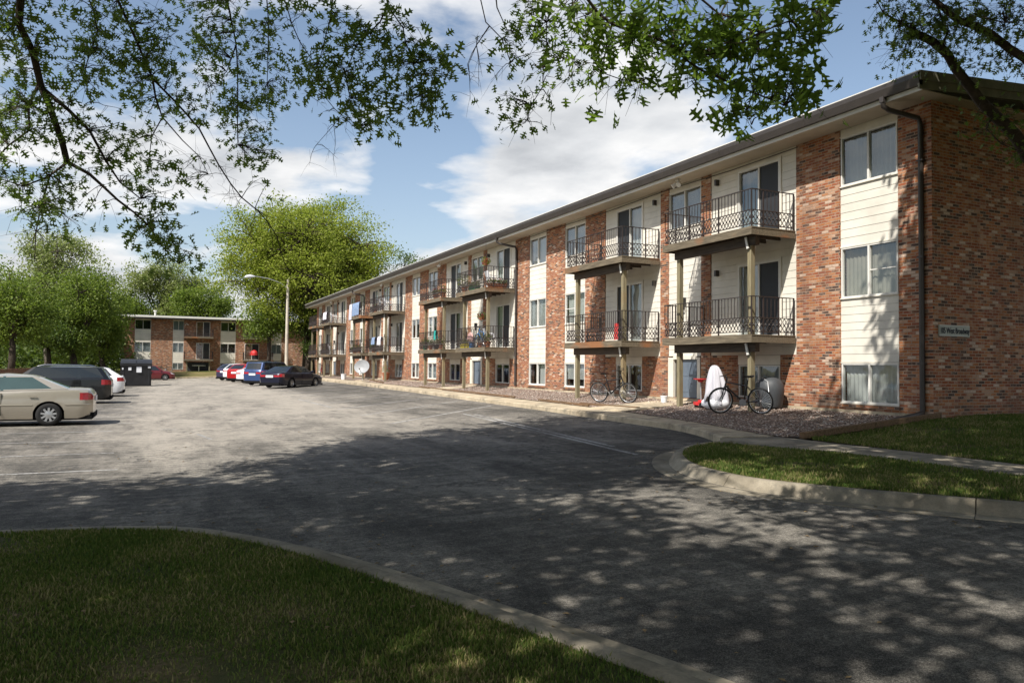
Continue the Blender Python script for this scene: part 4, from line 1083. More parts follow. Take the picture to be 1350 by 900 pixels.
# ------------------------------------------------------------------ street lamp
def lamp():
    b=onX(377.5,480,12.4) ; y=float(b[1]); 
    x=12.4; z0=zl(x,y)
    root=empty('street_lamp',(x,y,z0),'tall tan street lamp pole with one arm rising behind the angled row of cars','street lamp')
    m=MB(); Hp=10.0
    m.tube([(0,0,0),(0,0,Hp)],[.19,.125],12); m.build('pole','lamp_pole',root,world=False,smooth=60)
    m=MB(); m.tube([(0,0,.0),(0,0,.1)],[.3,.3],12); m.build('base','concrete',root,world=False)
    m=MB(); m.tube([(0,-.02,Hp-.9),(-.8,-.1,Hp-.35),(-2.0,-.2,Hp-.0),(-3.1,-.3,Hp+.12),(-3.5,-.33,Hp+.12)],[.045,.042,.04,.035,.035],8); m.build('arm','lamp_metal',root,world=False,smooth=60)
    m=MB(); m.tube([(-3.3,-.32,Hp+.12),(-3.5,-.33,Hp+.12),(-3.8,-.35,Hp+.10),(-4.15,-.38,Hp+.04),(-4.3,-.4,Hp+.0)],[.05,.11,.17,.14,.04],10); hd=m.build('lamp_head','plate_white',root,world=False,smooth=60)
    m=MB(); m.lathe([(.001,-.13),(.10,-.09),(.15,0)],(-3.9,-.36,Hp+.02),'z',12); m.build('lens','lamp_metal',hd,world=False,smooth=60)
lamp()
# ------------------------------------------------------------------ low wooden fence on the left
def fence():
    x=-7.9; root=empty('fence',(x,46,0),'low brown wooden fence behind the left row of cars','fence')
    m=MB(); y=8.
    while y<86: m.box(x-.012,x+.012,y,y+.135,.05,1.24+random.uniform(-.01,.01)); y+=.15
    m.build('boards','fence_wood',root)
    m=MB()
    for z in (.35,1.0): m.box(x-.06,x-.014,8,86,z,z+.09)
    m.box(x-.06,x+.03,8,86,1.262,1.29)
    m.build('rail','fence_wood',root)
    for k in range(0,32):
        m=MB(); yy=8+2.5*k; m.box(x-.15,x-.062,yy,yy+.09,0,1.25); m.build('fence_post','fence_wood',root)
fence()
# ------------------------------------------------------------------ bicycles
def bicycle(label,loc,heading,lean=0,frame='black_paint',basket=False,hb='flat',detail=True,group=None,steer=0):
    root=empty('bicycle',loc,label,'bicycle',group,rz=heading); root.rotation_euler=(lean,0,heading)
    r=.335; wb=1.06; rx=-wb/2; fxx=wb/2
    def wheel(x,par=None):
        par=par or root; m=MB(); n=36; path=[(x+(r-.02)*math.cos(2*math.pi*i/n),0,r+(r-.02)*math.sin(2*math.pi*i/n)) for i in range(n+1)]; m.tube(path,.022,6,caps=False)
        w=m.build('wheel','tyre',par,world=False,smooth=180)
        m=MB(); path=[(x+(r-.045)*math.cos(2*math.pi*i/n),0,r+(r-.045)*math.sin(2*math.pi*i/n)) for i in range(n+1)]; m.tube(path,.011,5,caps=False); m.build('rim','rim_silver',w,world=False,smooth=180)
        if detail:
            m=MB()
            for i in range(24):
                a=2*math.pi*i/24; m.tube([(x+.02*math.cos(a+.5),.02*(1 if i%2 else -1),r+.02*math.sin(a+.5)),(x+(r-.05)*math.cos(a),0,r+(r-.05)*math.sin(a))],.0022,3,caps=False)
            m.tube([(x,-.05,r),(x,.05,r)],.022,8); m.build('spokes','rim_silver',w,world=False)
    wheel(rx)
    fp=root
    if steer:
        fp=bpy.data.objects.new('front_fork',None); COL.objects.link(fp); fp.parent=root; fp.rotation_euler=(0,0,steer); c_,s_=math.cos(steer),math.sin(steer); px_=.38; fp.location=(px_-px_*c_,-px_*s_,0)
    wheel(fxx,fp)
    bb=(-.09,0,.29); st=(-.24,0,.83); hd_t=(.33,0,.83); hd_b=(.38,0,.70)
    m=MB()
    m.tube([bb,(-.215,0,.72),(-.245,0,.86)],.018,8); m.tube([(-.21,0,.70),(hd_t[0],0,.79)],.018,8); m.tube([bb,hd_b],.021,8); m.tube([hd_b,hd_t,(.315,0,.90)],.021,8)
    for s_ in (1,-1):
        m.tube([(bb[0],s_*.03,.29),(rx,s_*.06,r)],.010,6); m.tube([(-.215,s_*.02,.69),(rx,s_*.06,r)],.009,6)
        m.tube([hd_b,(.40,s_*.055,.64),(.43,s_*.06,.5),(fxx,s_*.06,r)],[.014,.02,.018,.012],6)
    m.build('frame',frame,root,world=False,smooth=60)
    m=MB(); m.tube([(-.24,0,.84),(-.265,0,.93)],.013,8)
    m.build('seat_post','rim_silver',root,world=False)
    m=MB(); m.add([(-.40,.075,.955),(-.40,-.075,.955),(-.36,.085,.97),(-.36,-.085,.97),(-.26,.05,.965),(-.26,-.05,.965),(-.12,.018,.955),(-.12,-.018,.955),(-.38,.05,.92),(-.38,-.05,.92),(-.13,.012,.93),(-.13,-.012,.93)],
        [(0,1,3,2),(2,3,5,4),(4,5,7,6),(0,2,4,6,10,8),(1,9,11,7,5,3),(8,10,11,9),(6,7,11,10),(0,8,9,1)]); m.build('saddle','black_paint',root,world=False,smooth=60)
    m=MB()
    if hb=='flat': m.tube([(.315,0,.9),(.37,0,.96)],.014,8); m.tube([(.34,.30,.985),(.365,.1,.965),(.37,0,.96),(.365,-.1,.965),(.34,-.30,.985)],.012,8)
    else: m.tube([(.315,0,.9),(.34,0,1.05)],.014,8); m.tube([(.16,.28,1.07),(.30,.25,1.09),(.37,.1,1.06),(.37,-.1,1.06),(.30,-.25,1.09),(.16,-.28,1.07)],.012,8)
    m.build('handlebar','black_paint',root,world=False,smooth=60)
    m=MB(); m.lathe([(.09,.05),(.095,.055),(.001,.055)],(bb[0],0,.29),'y',18); m.tube([(bb[0],.06,.29),(bb[0]+.10,.075,.16)],.011,6); m.tube([(bb[0],-.06,.29),(bb[0]-.10,-.075,.42)],.011,6)
    m.box(bb[0]+.06,bb[0]+.15,.08,.16,.15,.175); m.box(bb[0]-.15,bb[0]-.06,-.16,-.08,.41,.435); m.build('crank','rim_silver',root,world=False)
    if basket:
        m=MB(); m.box(-.62,-.38,-.07,.07,.74,.755); m.tube([(-.5,.06,.74),(rx,.07,r)],.006,4); m.tube([(-.5,-.06,.74),(rx,-.07,r)],.006,4); m.build('carrier','chrome',root,world=False)
    return root
zb1=HG(13.5,15.3)
bicycle('black mountain bike with silver spokes leaning on the nearest wooden balcony post',(13.42,14.86,HG(13.4,14.8)+.01),R(112),lean=R(-9),frame='black_paint',steer=R(48))
bicycle('dark city bicycle leaning beside the post of the second balcony',(13.45,20.75,HG(13.4,20.7)+.02),R(-62),lean=R(8),frame='black_paint',hb='up',basket=True)
for px,lab in ((203,'small bicycle against the far building just right of the skip'),(217,'bicycle against the far building nearer its narrow window strip')):
    p=onY(px,485,100.3); bicycle(lab,(float(p[0]),100.4,H(p[0],100.4)+.0),R(10 if px<210 else 170),detail=False,hb='up',frame='red_plastic' if px<210 else 'black_paint',lean=R(5))
p=onX(421,485,14.2); bicycle('small red bicycle on the gravel under the farthest balconies of the long building',(14.3,float(p[1]),BASE-.03),R(80),lean=R(8),detail=False,frame='red_plastic')
# ------------------------------------------------------------------ things on the gravel
def sheet_ghost():
    c=onX(945,533,13.85); y=float(c[1]); z=HG(13.85,y)
    root=empty('draped_cloth',(13.85,y,z),'white cloth draped in a tall cone over something on the gravel beside the mountain bike','cloth')
    m=MB(); n=48; prof=[(.34,.14),(.33,.26),(.29,.5),(.25,.72),(.20,.9),(.155,1.04),(.11,1.13),(.06,1.17),(.001,1.18)]; pts=[]
    for r,h_ in prof:
        for j in range(n):
            a=2*math.pi*j/n; f=1+(.20*math.sin(a*5+h_*1.2)+.13*math.sin(a*9-h_*1.8+1)+.07*math.sin(a*17+h_))*(1-h_/2.2); sk=.06*h_; pts.append((r*f*math.cos(a)*.8+sk*0,r*f*math.sin(a)*1.05+.08*h_,h_))
    m.add(pts,[(i*n+j,i*n+(j+1)%n,(i+1)*n+(j+1)%n,(i+1)*n+j) for i in range(len(prof)-1) for j in range(n)])
    m.build('cloth','white_cloth',root,world=False,smooth=180)
    m=MB(); prof=[(.26,.0),(.42,.08),(.40,.2),(.34,.25),(.26,.26)]; pts=[]
    for k,(r,h_) in enumerate(prof):
        for j in range(n):
            a=2*math.pi*j/n; f=1+.06*math.sin(a*5+k); pts.append((r*f*math.cos(a)*.75-.03,r*f*math.sin(a)+.03,h_))
    m.add(pts,[(i*n+j,i*n+(j+1)%n,(i+1)*n+(j+1)%n,(i+1)*n+j) for i in range(len(prof)-1) for j in range(n)])
    m.build('skirt','plate_white',root,world=False,smooth=180)
    m=MB(); m.add([(-.335,-.09,.20),(-.335,.08,.20),(-.315,.03,.32),(-.31,-.0,.35),(-.315,-.05,.31)],[(0,1,2,3,4)]); m.build('opening','wood_dark',root,world=False)
sheet_ghost()
def silver():
    c=onX(1010,520,14.45); y=float(c[1])-.1; root=empty('covered_grill',(14.5,y,BASE-.03),'round barbecue under a silver-grey cover against the wall behind the mountain bike','grill')
    m=MB(); n=28; prof=[(.27,.02),(.30,.10),(.33,.34),(.345,.48),(.32,.62),(.26,.72),(.15,.78),(.001,.80)]; pts=[]
    for r,h_ in prof:
        for j in range(n):
            a=2*math.pi*j/n; pts.append((r*math.cos(a)*(1+.03*math.sin(a*6)),1.0*r*math.sin(a),h_))
    m.add(pts,[(i*n+j,i*n+(j+1)%n,(i+1)*n+(j+1)%n,(i+1)*n+j) for i in range(len(prof)-1) for j in range(n)])
    m.build('cover','silver_cover',root,world=False,smooth=60)
    m=MB(); m.tube([(-.34,-.30,.42),(-.26,-.18,.68),(-.22,.08,.79),(-.22,.33,.62)],.013,6); m.build('strap','lamp_metal',root,world=False,smooth=60)
silver()
def redtoy():
    c=onX(925,532,13.9); y=float(c[1]); z=HG(13.9,y); root=empty('push_scooter',(13.9,y,z),'small red scooter-like toy with a grey stem and red tray top beside the draped cloth','toy')
    m=MB(); m.prism([(-.13,-.2),(.13,-.2),(.16,.05),(.1,.24),(-.1,.24),(-.16,.05)],.06,.15); m.box(-.05,.05,-.12,.1,.15,.20); m.build('base','red_plastic',root,world=False)
    m=MB(); m.tube([(0,.02,.15),(0,.05,.72)],.018,8); m.build('stem','lamp_metal',root,world=False)
    m=MB(); m.lathe([(.001,.70),(.06,.70),(.10,.76),(.20,.78),(.20,.80),(.001,.80)],(0,.05,0),'z',14); m.build('tray','red_plastic',root,world=False)
    for x,yy in ((-.15,-.16),(.15,-.16),(0,.24)):
        m=MB(); m.lathe([(.001,-.02),(.065,-.02),(.065,.02),(.001,.02)],(x,yy,.065),'x',12); m.build('wheel','tyre',root,world=False)
redtoy()
def dish(x,y,z,h,label,face,r=.42,grp=None):
    root=empty('satellite_dish',(x,y,z),label,'satellite dish',grp)
    m=MB(); m.tube([(0,0,0),(0,0,h)],.035,8); m.build('mast','lamp_metal',root,world=False)
    f=Vector(face).normalized(); m=MB(); pts=[];fs=[]; n=24; u=f.cross(Vector((0,0,1))).normalized(); v=u.cross(f)
    for k,(rr,dd) in enumerate(((.001,0),(.35,.02),(.7,.07),(1,.14))):
        for j in range(n):
            a=2*math.pi*j/n; p=Vector((0,0,h))+f*(dd*1.0+.05)+u*(rr*r*1.15*math.cos(a))+v*(rr*r*math.sin(a)); pts.append(p)
    m.add(pts,[(i*n+j,i*n+(j+1)%n,(i+1)*n+(j+1)%n,(i+1)*n+j) for i in range(3) for j in range(n)])
    m.build('reflector','dish_grey',root,world=False,smooth=180)
    m=MB(); m.tube([Vector((0,0,h))-v*r*.9+f*.1,Vector((0,0,h))-v*r*.5+f*.5],.015,6); m.tube([Vector((0,0,h))-v*r*.5+f*.48,Vector((0,0,h))-v*r*.45+f*.58],.05,8); m.build('feed_arm','gutter_brown',root,world=False)
p=onX(478,500,13.4); dish(13.4,float(p[1]),HG(13.4,float(p[1])),.95,'grey satellite dish on a short mast standing in the gravel','(-1)' and (-.8,-1.,.35),r=.50)
def bucket(x,y,z,label,mat='plate_white',r=.14,h=.3,name='bucket'):
    root=empty(name,(x,y,z),label,name.replace('_',' '))
    m=MB(); m.lathe([(.001,0),(r*.8,0),(r,h),(r*1.06,h),(r*1.06,h-.03),(r*.9,h-.03),(r*.7,.04),(.001,.04)],(0,0,0),'z',16); m.build('body',mat,root,world=False,smooth=40)
    m=MB(); m.tube([(r,0,h-.02),(r*.7,-.06,h+.08),(0,-.08,h+.12),(-r*.7,-.06,h+.08),(-r,0,h-.02)],.006,4); m.build('handle','lamp_metal',root,world=False)
p=onX(452,503,12.9); bucket(12.95,float(p[1]),HG(12.95,float(p[1])),'white bucket at the pavement edge left of the satellite dish',r=.2,h=.42)
p=onX(865,529,13.9); bucket(14.2,18.9+.2,HG(14.2,19),'small pale tub at the base of the wall behind the leaning city bicycle',r=.11,h=.2,name='tub')
# potted plants and balcony clutter
def foliage(m,c,r,n,seed,flat=1.):
    rr=random.Random(seed)
    for i in range(n):
        d=Vector((rr.gauss(0,1),rr.gauss(0,1),rr.gauss(0,1)*flat)).normalized()*r*rr.random()**.4; p=Vector(c)+d; a=Vector((rr.gauss(0,1),rr.gauss(0,1),rr.gauss(0,1))).normalized()*.05; b=a.cross(Vector((rr.random(),rr.random(),1))).normalized()*.02
        m.add([p-a,p-b,p+a,p+b],[(0,1,2,3)])
def pot(x,y,z,label,r=.14,h=.25,potm='terracotta',leaf='leaf_mid',fl=None,fr=.22,group=None,seed=0):
    root=empty('potted_plant',(x,y,z),label,'potted plant',group)
    m=MB(); m.lathe([(.001,0),(r*.7,0),(r,h*.85),(r*1.1,h*.86),(r*1.1,h),(r*.9,h),(r*.85,h*.9),(.001,h*.9)],(0,0,0),'z',14); m.build('pot',potm,root,world=False,smooth=40)
    m=MB(); foliage(m,(0,0,h+fr*.7),fr,140,seed); m.build('foliage',leaf,root,world=False)
    if fl: m=MB(); foliage(m,(0,0,h+fr*.8),fr*1.05,45,seed+9); m.build('flowers',fl,root,world=False)
def hanging(x,y,z,top,label,leaf='leaf_mid',fl='flower_red',seed=0):
    root=empty('hanging_basket',(x,y,z),label,'hanging basket')
    m=MB(); m.lathe([(.001,-.02),(.10,0),(.15,.14),(.13,.14),(.001,.05)],(0,0,0),'z',14); m.build('basket','terracotta',root,world=False)
    m=MB()
    for k in range(3): a=k*2.09; m.tube([(.14*math.cos(a),.14*math.sin(a),.14),(0,0,.6),(0,0,top-z)],.006,3)
    m.build('chain','rail_iron',root,world=False)
    m=MB(); foliage(m,(0,0,.16),.24,150,seed,.8); m.build('foliage',leaf,root,world=False)
    m=MB(); foliage(m,(0,0,.18),.2,50,seed+3,.8); m.build('flowers',fl,root,world=False)
def chair(x,y,z,rz,mat,label,group=None):
    root=empty('patio_chair',(x,y,z),label,'chair',group,rz=rz)
    m=MB(); m.prism([(-.24,-.24),(.24,-.24),(.22,.24),(-.22,.24)],.41,.44); m.build('seat',mat,root,world=False)
    m=MB(); m.bar((0,.235,.45),(0,.34,.88),.44,.03,upv=(0,1,0)); m.build('backrest',mat,root,world=False)
    for a,b in ((-.2,-.2),(.2,-.2),(-.2,.2),(.2,.2)): m=MB(); m.tube([(a*1.15,b*1.15,0),(a,b,.41)],.018,6); m.build('leg',mat,root,world=False)
    for s_ in (1,-1): m=MB(); m.tube([(s_*.24,-.2,.43),(s_*.25,-.2,.64),(s_*.25,.28,.66)],.02,6); m.build('armrest',mat,root,world=False)
def box_planter(x,y,z,L,label,mat='green_plastic',leaf='leaf_mid',fl=None,seed=0,axis=1):
    root=empty('planter_box',(x,y,z),label,'planter')
    m=MB(); a,b=(.11,L/2) if axis else (L/2,.11); m.add([(-a*.8,-b*.95,0),(a*.8,-b*.95,0),(a*.8,b*.95,0),(-a*.8,b*.95,0),(-a,-b,.2),(a,-b,.2),(a,b,.2),(-a,b,.2)],[(0,3,2,1),(4,5,6,7),(0,1,5,4),(1,2,6,5),(2,3,7,6),(3,0,4,7)]); m.build('trough',mat,root,world=False)
    m=MB()
    for k in range(5): foliage(m,((0,(-.4+.2*k)*L,.28) if axis else ((-.4+.2*k)*L,0,.28)),.15,45,seed+k)
    m.build('foliage',leaf,root,world=False)
    if fl:
        m=MB()
        for k in range(5): foliage(m,((0,(-.4+.2*k)*L,.32) if axis else ((-.4+.2*k)*L,0,.32)),.16,14,seed+k+40)
        m.build('flowers',fl,root,world=False)
a2=modules[1]; XR=13.62; zu=F3Z+.02; zlw=F2Z+.02
hanging(13.75,a2+.55,zu+1.05,7.56,'hanging basket of dark red flowers on the upper balcony beside the second downpipe',seed=3)
box_planter(13.75,a2+1.9,zu,1.0,'green trough planter at the corner of the upper balcony beside the second downpipe',seed=5)
pot(13.75,a2+3.2,zu,'leafy pot plant taller than the railing on the upper second-bay balcony',fr=.38,h=.3,leaf='leaf_pale',seed=8)
box_planter(14.2,a2+.15+.1,zu,1.0,'trough of pink flowers on the upper balcony nearest the second downpipe',mat='terracotta',fl='flower_pink',seed=15,axis=0)
chair(14.4,a2+1.2,zu,R(90),'plate_white','white plastic chair behind the green trough on the upper balcony','white plastic chairs on the balconies')
pot(13.72,a2+5.83+.35,zu,'pink flowering pot at the near corner of the upper balcony left of the leafy one',fl='flower_pink',fr=.25,seed=21)
pot(13.75,a2+5.83+1.6,zu,'reddish flowering pot in the middle of that same left upper balcony',fl='flower_red',fr=.2,seed=23)
# lower balconies of the same bay
x0=a2
pot(13.8,x0+.35,zlw,'low pot of dark foliage at the corner of the lower balcony beside the second downpipe',leaf='leaf_dark',seed=31)
hanging(13.9,x0+1.35,zlw+1.3,F3Z-.3,'hanging basket of dark green leaves on the lower balcony beside the second downpipe',leaf='leaf_dark',fl='flower_pink' if False else 'flower_red',seed=33)
chair(14.2,x0+.9,zlw,R(80),'plate_white','white plastic chair behind the bicycle-cluttered rail of the lower balcony','white plastic chairs on the balconies')
bicycle('small dark bicycle standing on the crowded lower balcony beside the second downpipe',(13.85,x0+1.3,zlw),R(92),detail=False,lean=R(6),frame='blue_plastic')
box_planter(13.8,x0+3.0,zlw,1.1,'yellow-edged trough at the left end of the crowded lower balcony',mat='yellow_plastic',seed=36)
pot(14.3,x0+2.5,zlw,'bushy pot plant behind the wicker shape on the crowded lower balcony',fr=.3,seed=38,leaf='leaf_dark')
bucket(13.75,x0+2.15,zlw,'blue bucket on the crowded lower balcony',mat='blue_plastic',r=.15,h=.28)
root=empty('wicker_basket',(13.85,x0+2.7,zlw),'round pinkish wicker disc leaning inside the rail of the crowded lower balcony','basket'); m=MB(); m.lathe([(.001,0),(.28,.0),(.32,.06),(.30,.09),(.26,.03),(.001,.03)],(0,0,.45),'x',18); m.build('bowl','flower_pink',root,world=False)
m=MB(); m.box(-.1,.1,-.12,.12,0,.13); m.build('stand','wood_dark',root,world=False)
x1=a2+5.83
for k,(dy,lb,mt,fl_) in enumerate(((.5,'pink-flowering pot near the right end of the lower left second-bay balcony','terracotta','flower_pink'),(1.3,'dark pot plant in the middle of the lower left balcony in the second bay','black_paint',None),(2.3,'trailing green pot plant on the lower left balcony in the second bay','terracotta',None),(3.2,'small green pot at the far corner of the lower left balcony in the second bay','green_plastic',None))):
    pot(13.75,x1+dy,zlw,lb,potm=mt,fl=fl_,fr=.2+.04*(k%2),seed=50+k)
root=empty('towel',(13.62,x1+.95,zlw+.55),'teal towel hung over the rail of the lower left balcony in the second bay','towel'); m=MB()
pts=[]; 
for i in range(7):
    y=-.12+.04*i
    for (dx,z) in ((-.11,-.05),(-.115,.2),(-.10,.43),(-.04,.45),(.0,.42),(.01,.0)): pts.append((dx+.02*math.sin(i*1.7)*(1 if z<.4 else 0),y,z))
m.add(pts,[(i*6+j,(i+1)*6+j,(i+1)*6+j+1,i*6+j+1) for i in range(6) for j in range(5)]); m.build('fabric','teal_towel',root,world=False,smooth=60)
# third bay: blanket on the far upper balcony, chairs, white things
a3=modules[2]
def blanket(y0,y1,z,drop,mat,label,x=13.55):
    root=empty('blanket',(x,(y0+y1)/2,z),label,'blanket'); m=MB(); n=14; pts=[]
    for i in range(n+1):
        y=y0+(y1-y0)*i/n-(y0+y1)/2; w=.02*math.sin(i*1.3)
        for (dx,zz) in ((-.09+w*2,-drop),(-.08+w,-drop*.5),(-.06,.0),(0,.05),(.05,0),(.06+w,-drop*.5)): pts.append((dx,y,zz))
    m.add(pts,[(i*6+j,(i+1)*6+j,(i+1)*6+j+1,i*6+j+1) for i in range(n) for j in range(5)]); m.build('fabric',mat,root,world=False,smooth=60)
blanket(a3+5.83+.55,a3+5.83+2.6,F3Z+.98,.9,'blanket_blue','mottled blue blanket hung over an upper balcony rail in the third bay')
blanket(a3+5.83+2.75,a3+5.83+3.6,F3Z+.98,1.15,'white_cloth','white sheet hung beside the blue blanket on the upper balcony')
chair(14.1,a3+.9,zu,R(90),'plate_white','white chair nearest the brick pier on the upper right balcony of the third bay','white plastic chairs on the balconies')
chair(14.1,a3+2.0,zu,R(90),'plate_white','white chair in the middle of the upper right balcony of the third bay','white plastic chairs on the balconies')
pot(13.75,a3+2.8,zu,'red flowering pot at the left corner of the upper right balcony in the third bay',fl='flower_red',seed=61)
blanket(a3+.4,a3+1.2,F2Z+.98,.5,'blanket_white','pinkish white laundry over the lower right balcony rail in the third bay')
blanket(a3+1.9,a3+2.7,F2Z+.98,.45,'blanket_blue','patterned cloth over the same lower rail further left in the third bay')
for k,(dy,z_) in enumerate(((3.2,zlw),(7.2,zlw),(8.6,zlw))): pot(13.75,a3+dy,z_,['bushy pot at the left corner of the lower right balcony in the third bay','reddish pot in the middle of the lower left balcony in the third bay','green pot at the far end of the lower left balcony in the third bay'][k],fl=[None,'flower_red',None][k],fr=.26,seed=70+k)
pot(14.0,a3+.9,BASE-.02,'row of red and grey pots stacked under the lower right balcony of the third bay',fr=.3,fl='flower_red',r=.25,h=.5,seed=75)
a4=modules[3]
blanket(a4+1.0,a4+2.4,F3Z+.95,.6,'blanket_white','pale cloth with dark stripes over the upper right balcony rail of the farthest bay')
chair(14.1,a4+.7,zu,R(90),'plate_white','white chair on the upper right balcony of the farthest bay','white plastic chairs on the balconies')
chair(14.1,a4+1.4,zlw,R(90),'plate_white','white chair on the lower right balcony of the farthest bay','white plastic chairs on the balconies')
# near balconies
m=MB()
root=empty('door_mat_rack',(14.1,14.57+8.4,zlw),'dark low shoe rack on the lower second balcony behind the railing','rack'); 
for z in (.05,.22): m.box(-.15,.15,-.35,.35,z,z+.02)
for a in (-.15,.13):
    for b in (-.35,.33): m.box(a,a+.02,b,b+.02,0,.3)
m.build('frame','black_paint',root,world=False)
root=empty('coat',(14.86,22.75,zlw),'red and black coat hanging beside the sliding door on the lower second balcony','coat'); m=MB(); m.add([(0,-.09,.70),(0,.09,.70),(-.03,.11,.12),(-.03,-.11,.12),(-.10,0,.68),(-.13,0,.10)],[(0,4,5,3),(4,1,2,5),(0,1,4),(3,5,2)]); m.build('fabric','red_plastic',root,world=False)
# red parasol top on the far building
p=onY(335,470,99.9); root=empty('parasol',(float(p[0]),99.95,2.25),'rounded red parasol on the lower balcony of the far building','parasol')
m=MB(); m.lathe([(.50,.55),(.47,.85),(.33,1.08),(.12,1.2),(.001,1.22)],(0,0,0),'z',12); m.build('canopy','red_plastic',root,world=False); m=MB(); m.tube([(0,0,0),(0,0,.9)],.025,6); m.build('pole','lamp_metal',root,world=False)
p=onY(208,470,100)
# white-ish dog-like garden thing replaced by a pale birdbath under the far building's dark window
p=onY(262,487,99.3); root=empty('garden_table',(float(p[0]),99.3,H(p[0],99.3)),'pale low garden table with clutter before the dark ground-floor opening of the far building','table')
m=MB(); m.tube([(0,0,0),(0,0,.65)],.05,8); m.build('pedestal','plate_white',root,world=False); m=MB(); m.lathe([(.001,.63),(.75,.65),(.78,.69),(.001,.69)],(0,0,0),'z',16); m.build('tabletop','plate_white',root,world=False)
# ------------------------------------------------------------------ trees
def leafmesh(name,C,size,mat,parent,tmpl='rhomb',up_bias=.3,world=True,rng=RNG,dirs=None):
    C=np.asarray(C); k=len(C)
    if tmpl=='rhomb': V0=np.array([(-.5,0,0),(0,-.3,.06),(.5,0,0),(0,.3,.06)]); F0=np.array([(0,1,2,3)])
    elif tmpl=='hex': V0=np.array([(-.5,0,0),(-.2,-.26,.05),(.25,-.22,.05),(.5,0,-.03),(.25,.22,.05),(-.2,.26,.05)]); F0=np.array([(0,1,2,3),(0,3,4,5)])
    else:
        up_=[(0,.012),(.14,.03),(.20,.20),(.30,.26),(.29,.07),(.42,.09),(.50,.36),(.60,.42),(.58,.10),(.70,.10),(.80,.27),(.86,.25),(.85,.07),(1,.0)]
        n=len(up_); V0=np.array([(x-.5,y,abs(y)*.22-.12*x*x) for x,y in up_]+[(x-.5,-y,abs(y)*.22-.12*x*x) for x,y in up_[:-1]])
        mid=[(x-.5,0,-.12*x*x) for x,_ in up_]
        base=len(V0); V0=np.vstack([V0,np.array(mid)]); F=[]
        for i in range(n-1):
            F.append((base+i,base+i+1,i+1,i)); j=n+i; j2=n+i+1 if i+1<n-1 else n-1
            F.append((base+i,j,j2,base+i+1))
        F0=np.array(F)
    # random frames
    if dirs is None: a=rng.normal(size=(k,3))
    else: a=dirs+rng.normal(size=(k,3))*.45
    a/=np.linalg.norm(a,axis=1)[:,None]
    b=rng.normal(size=(k,3)); b[:,2]+=0; nrm=np.cross(a,b); nrm/=np.linalg.norm(nrm,axis=1)[:,None]
    nrm[nrm[:,2]<0]*=-1; nrm[:,2]+=up_bias; nrm-=a*(nrm*a).sum(1)[:,None]; nrm/=np.linalg.norm(nrm,axis=1)[:,None]
    b=np.cross(nrm,a); s=np.asarray(size)*np.ones(k); 
    V=C[:,None,:]+s[:,None,None]*(V0[None,:,0,None]*a[:,None,:]+V0[None,:,1,None]*b[:,None,:]+V0[None,:,2,None]*nrm[:,None,:])
    F=(F0[None]+len(V0)*np.arange(k)[:,None,None]).reshape(-1,F0.shape[1])
    return fast(name,V.reshape(-1,3),F,mat,parent,world)
def bgtree(label,base,h,cz,rad,nlobe,ncl,lpc,ls,mat,tr,seed,bark='bark',group=None,sparse=1.,cr=1.1,name='tree'):
    rr=np.random.default_rng(seed); base=np.array(base,float)
    root=empty(name,tuple(base),label,'tree',group); ls*=.80; lpc=int(lpc*1.45)
    cen=base+np.array([0,0,cz]); rad=np.array(rad,float); lob=[]
    for i in range(nlobe):
        d=rr.normal(size=3); d/=np.linalg.norm(d); d[2]=d[2]*.9; lob.append((cen+d*rad*rr.uniform(.35,.68),rr.uniform(.34,.55)))
    m=MB(); P0=Vector(base); ft=Vector((base[0]+rr.normal()*.3,base[1]+rr.normal()*.3,cen[2]-rad[2]*.75))
    m.tube([P0,P0.lerp(ft,.5)+Vector((rr.normal()*.12,rr.normal()*.12,0)),ft],[tr*1.25,tr,tr*.85],8)
    CL=[]; per=ncl//nlobe
    for (c,s) in lob:
        cv=Vector(c); md=ft.lerp(cv,.5)+Vector((rr.normal()*.4,rr.normal()*.4,-abs(rr.normal())*.3+.5))
        m.tube([ft,md,cv],[tr*.6,tr*.38,tr*.2],6,caps=False)
        for k in range(per):
            d=rr.normal(size=3); d/=np.linalg.norm(d); p=c+d*rad*s*rr.uniform(.55,1.0)*sparse
            if p[2]<base[2]+.8: continue
            CL.append(p)
            if k%2==0: pv=Vector(p); m.tube([cv,cv.lerp(pv,.55)+Vector((0,0,.3)),pv],[tr*.18,tr*.11,.02],4,caps=False)
    m.build('trunk',bark,root,smooth=180)
    CL=np.array(CL); off=rr.normal(size=(len(CL),lpc,3))*cr*np.array([.5,.5,.36]); L=(CL[:,None]+off).reshape(-1,3)
    leafmesh('crown',L,rr.uniform(.7,1.3,len(L))*ls,mat,root,'rhomb',.5,rng=rr)
    return root
def gp(px,depth,z=0.): p=at(px,480,depth); return (float(p[0]),float(p[1]),z)
# big spreading tree at the corner between the two blocks
bgtree('huge spreading lime-green tree rising behind the gap between the two brick blocks',gp(407,86,.5),22,12.6,(11.4,8.5,8.8),38,950,75,.33,'leaf_lime',.62,11,cr=1.35,sparse=1.02)
bgtree('darker low tree with boughs in front of the far block under the lime-green one',gp(352,82,.4),11,6.6,(3.6,2.2,3.0),8,70,80,.28,'leaf_mid',.22,12,cr=1.1)
bgtree('dark slender tree between the long block and the far block',gp(404,83,.6),10,6.0,(1.8,2.0,4.4),7,60,70,.28,'leaf_dark',.28,13,cr=1.)
bgtree('pale hazy tree behind the left half of the far block',gp(212,125,.5),19,12.8,(6.8,5,6.6),14,190,80,.42,'leaf_pale',.35,14,cr=1.3)
bgtree('green tree behind the middle of the far block, left of the huge lime-green one',gp(262,118,.5),15,9.5,(5.2,4,5.6),12,150,80,.4,'leaf_mid',.35,15,cr=1.3)
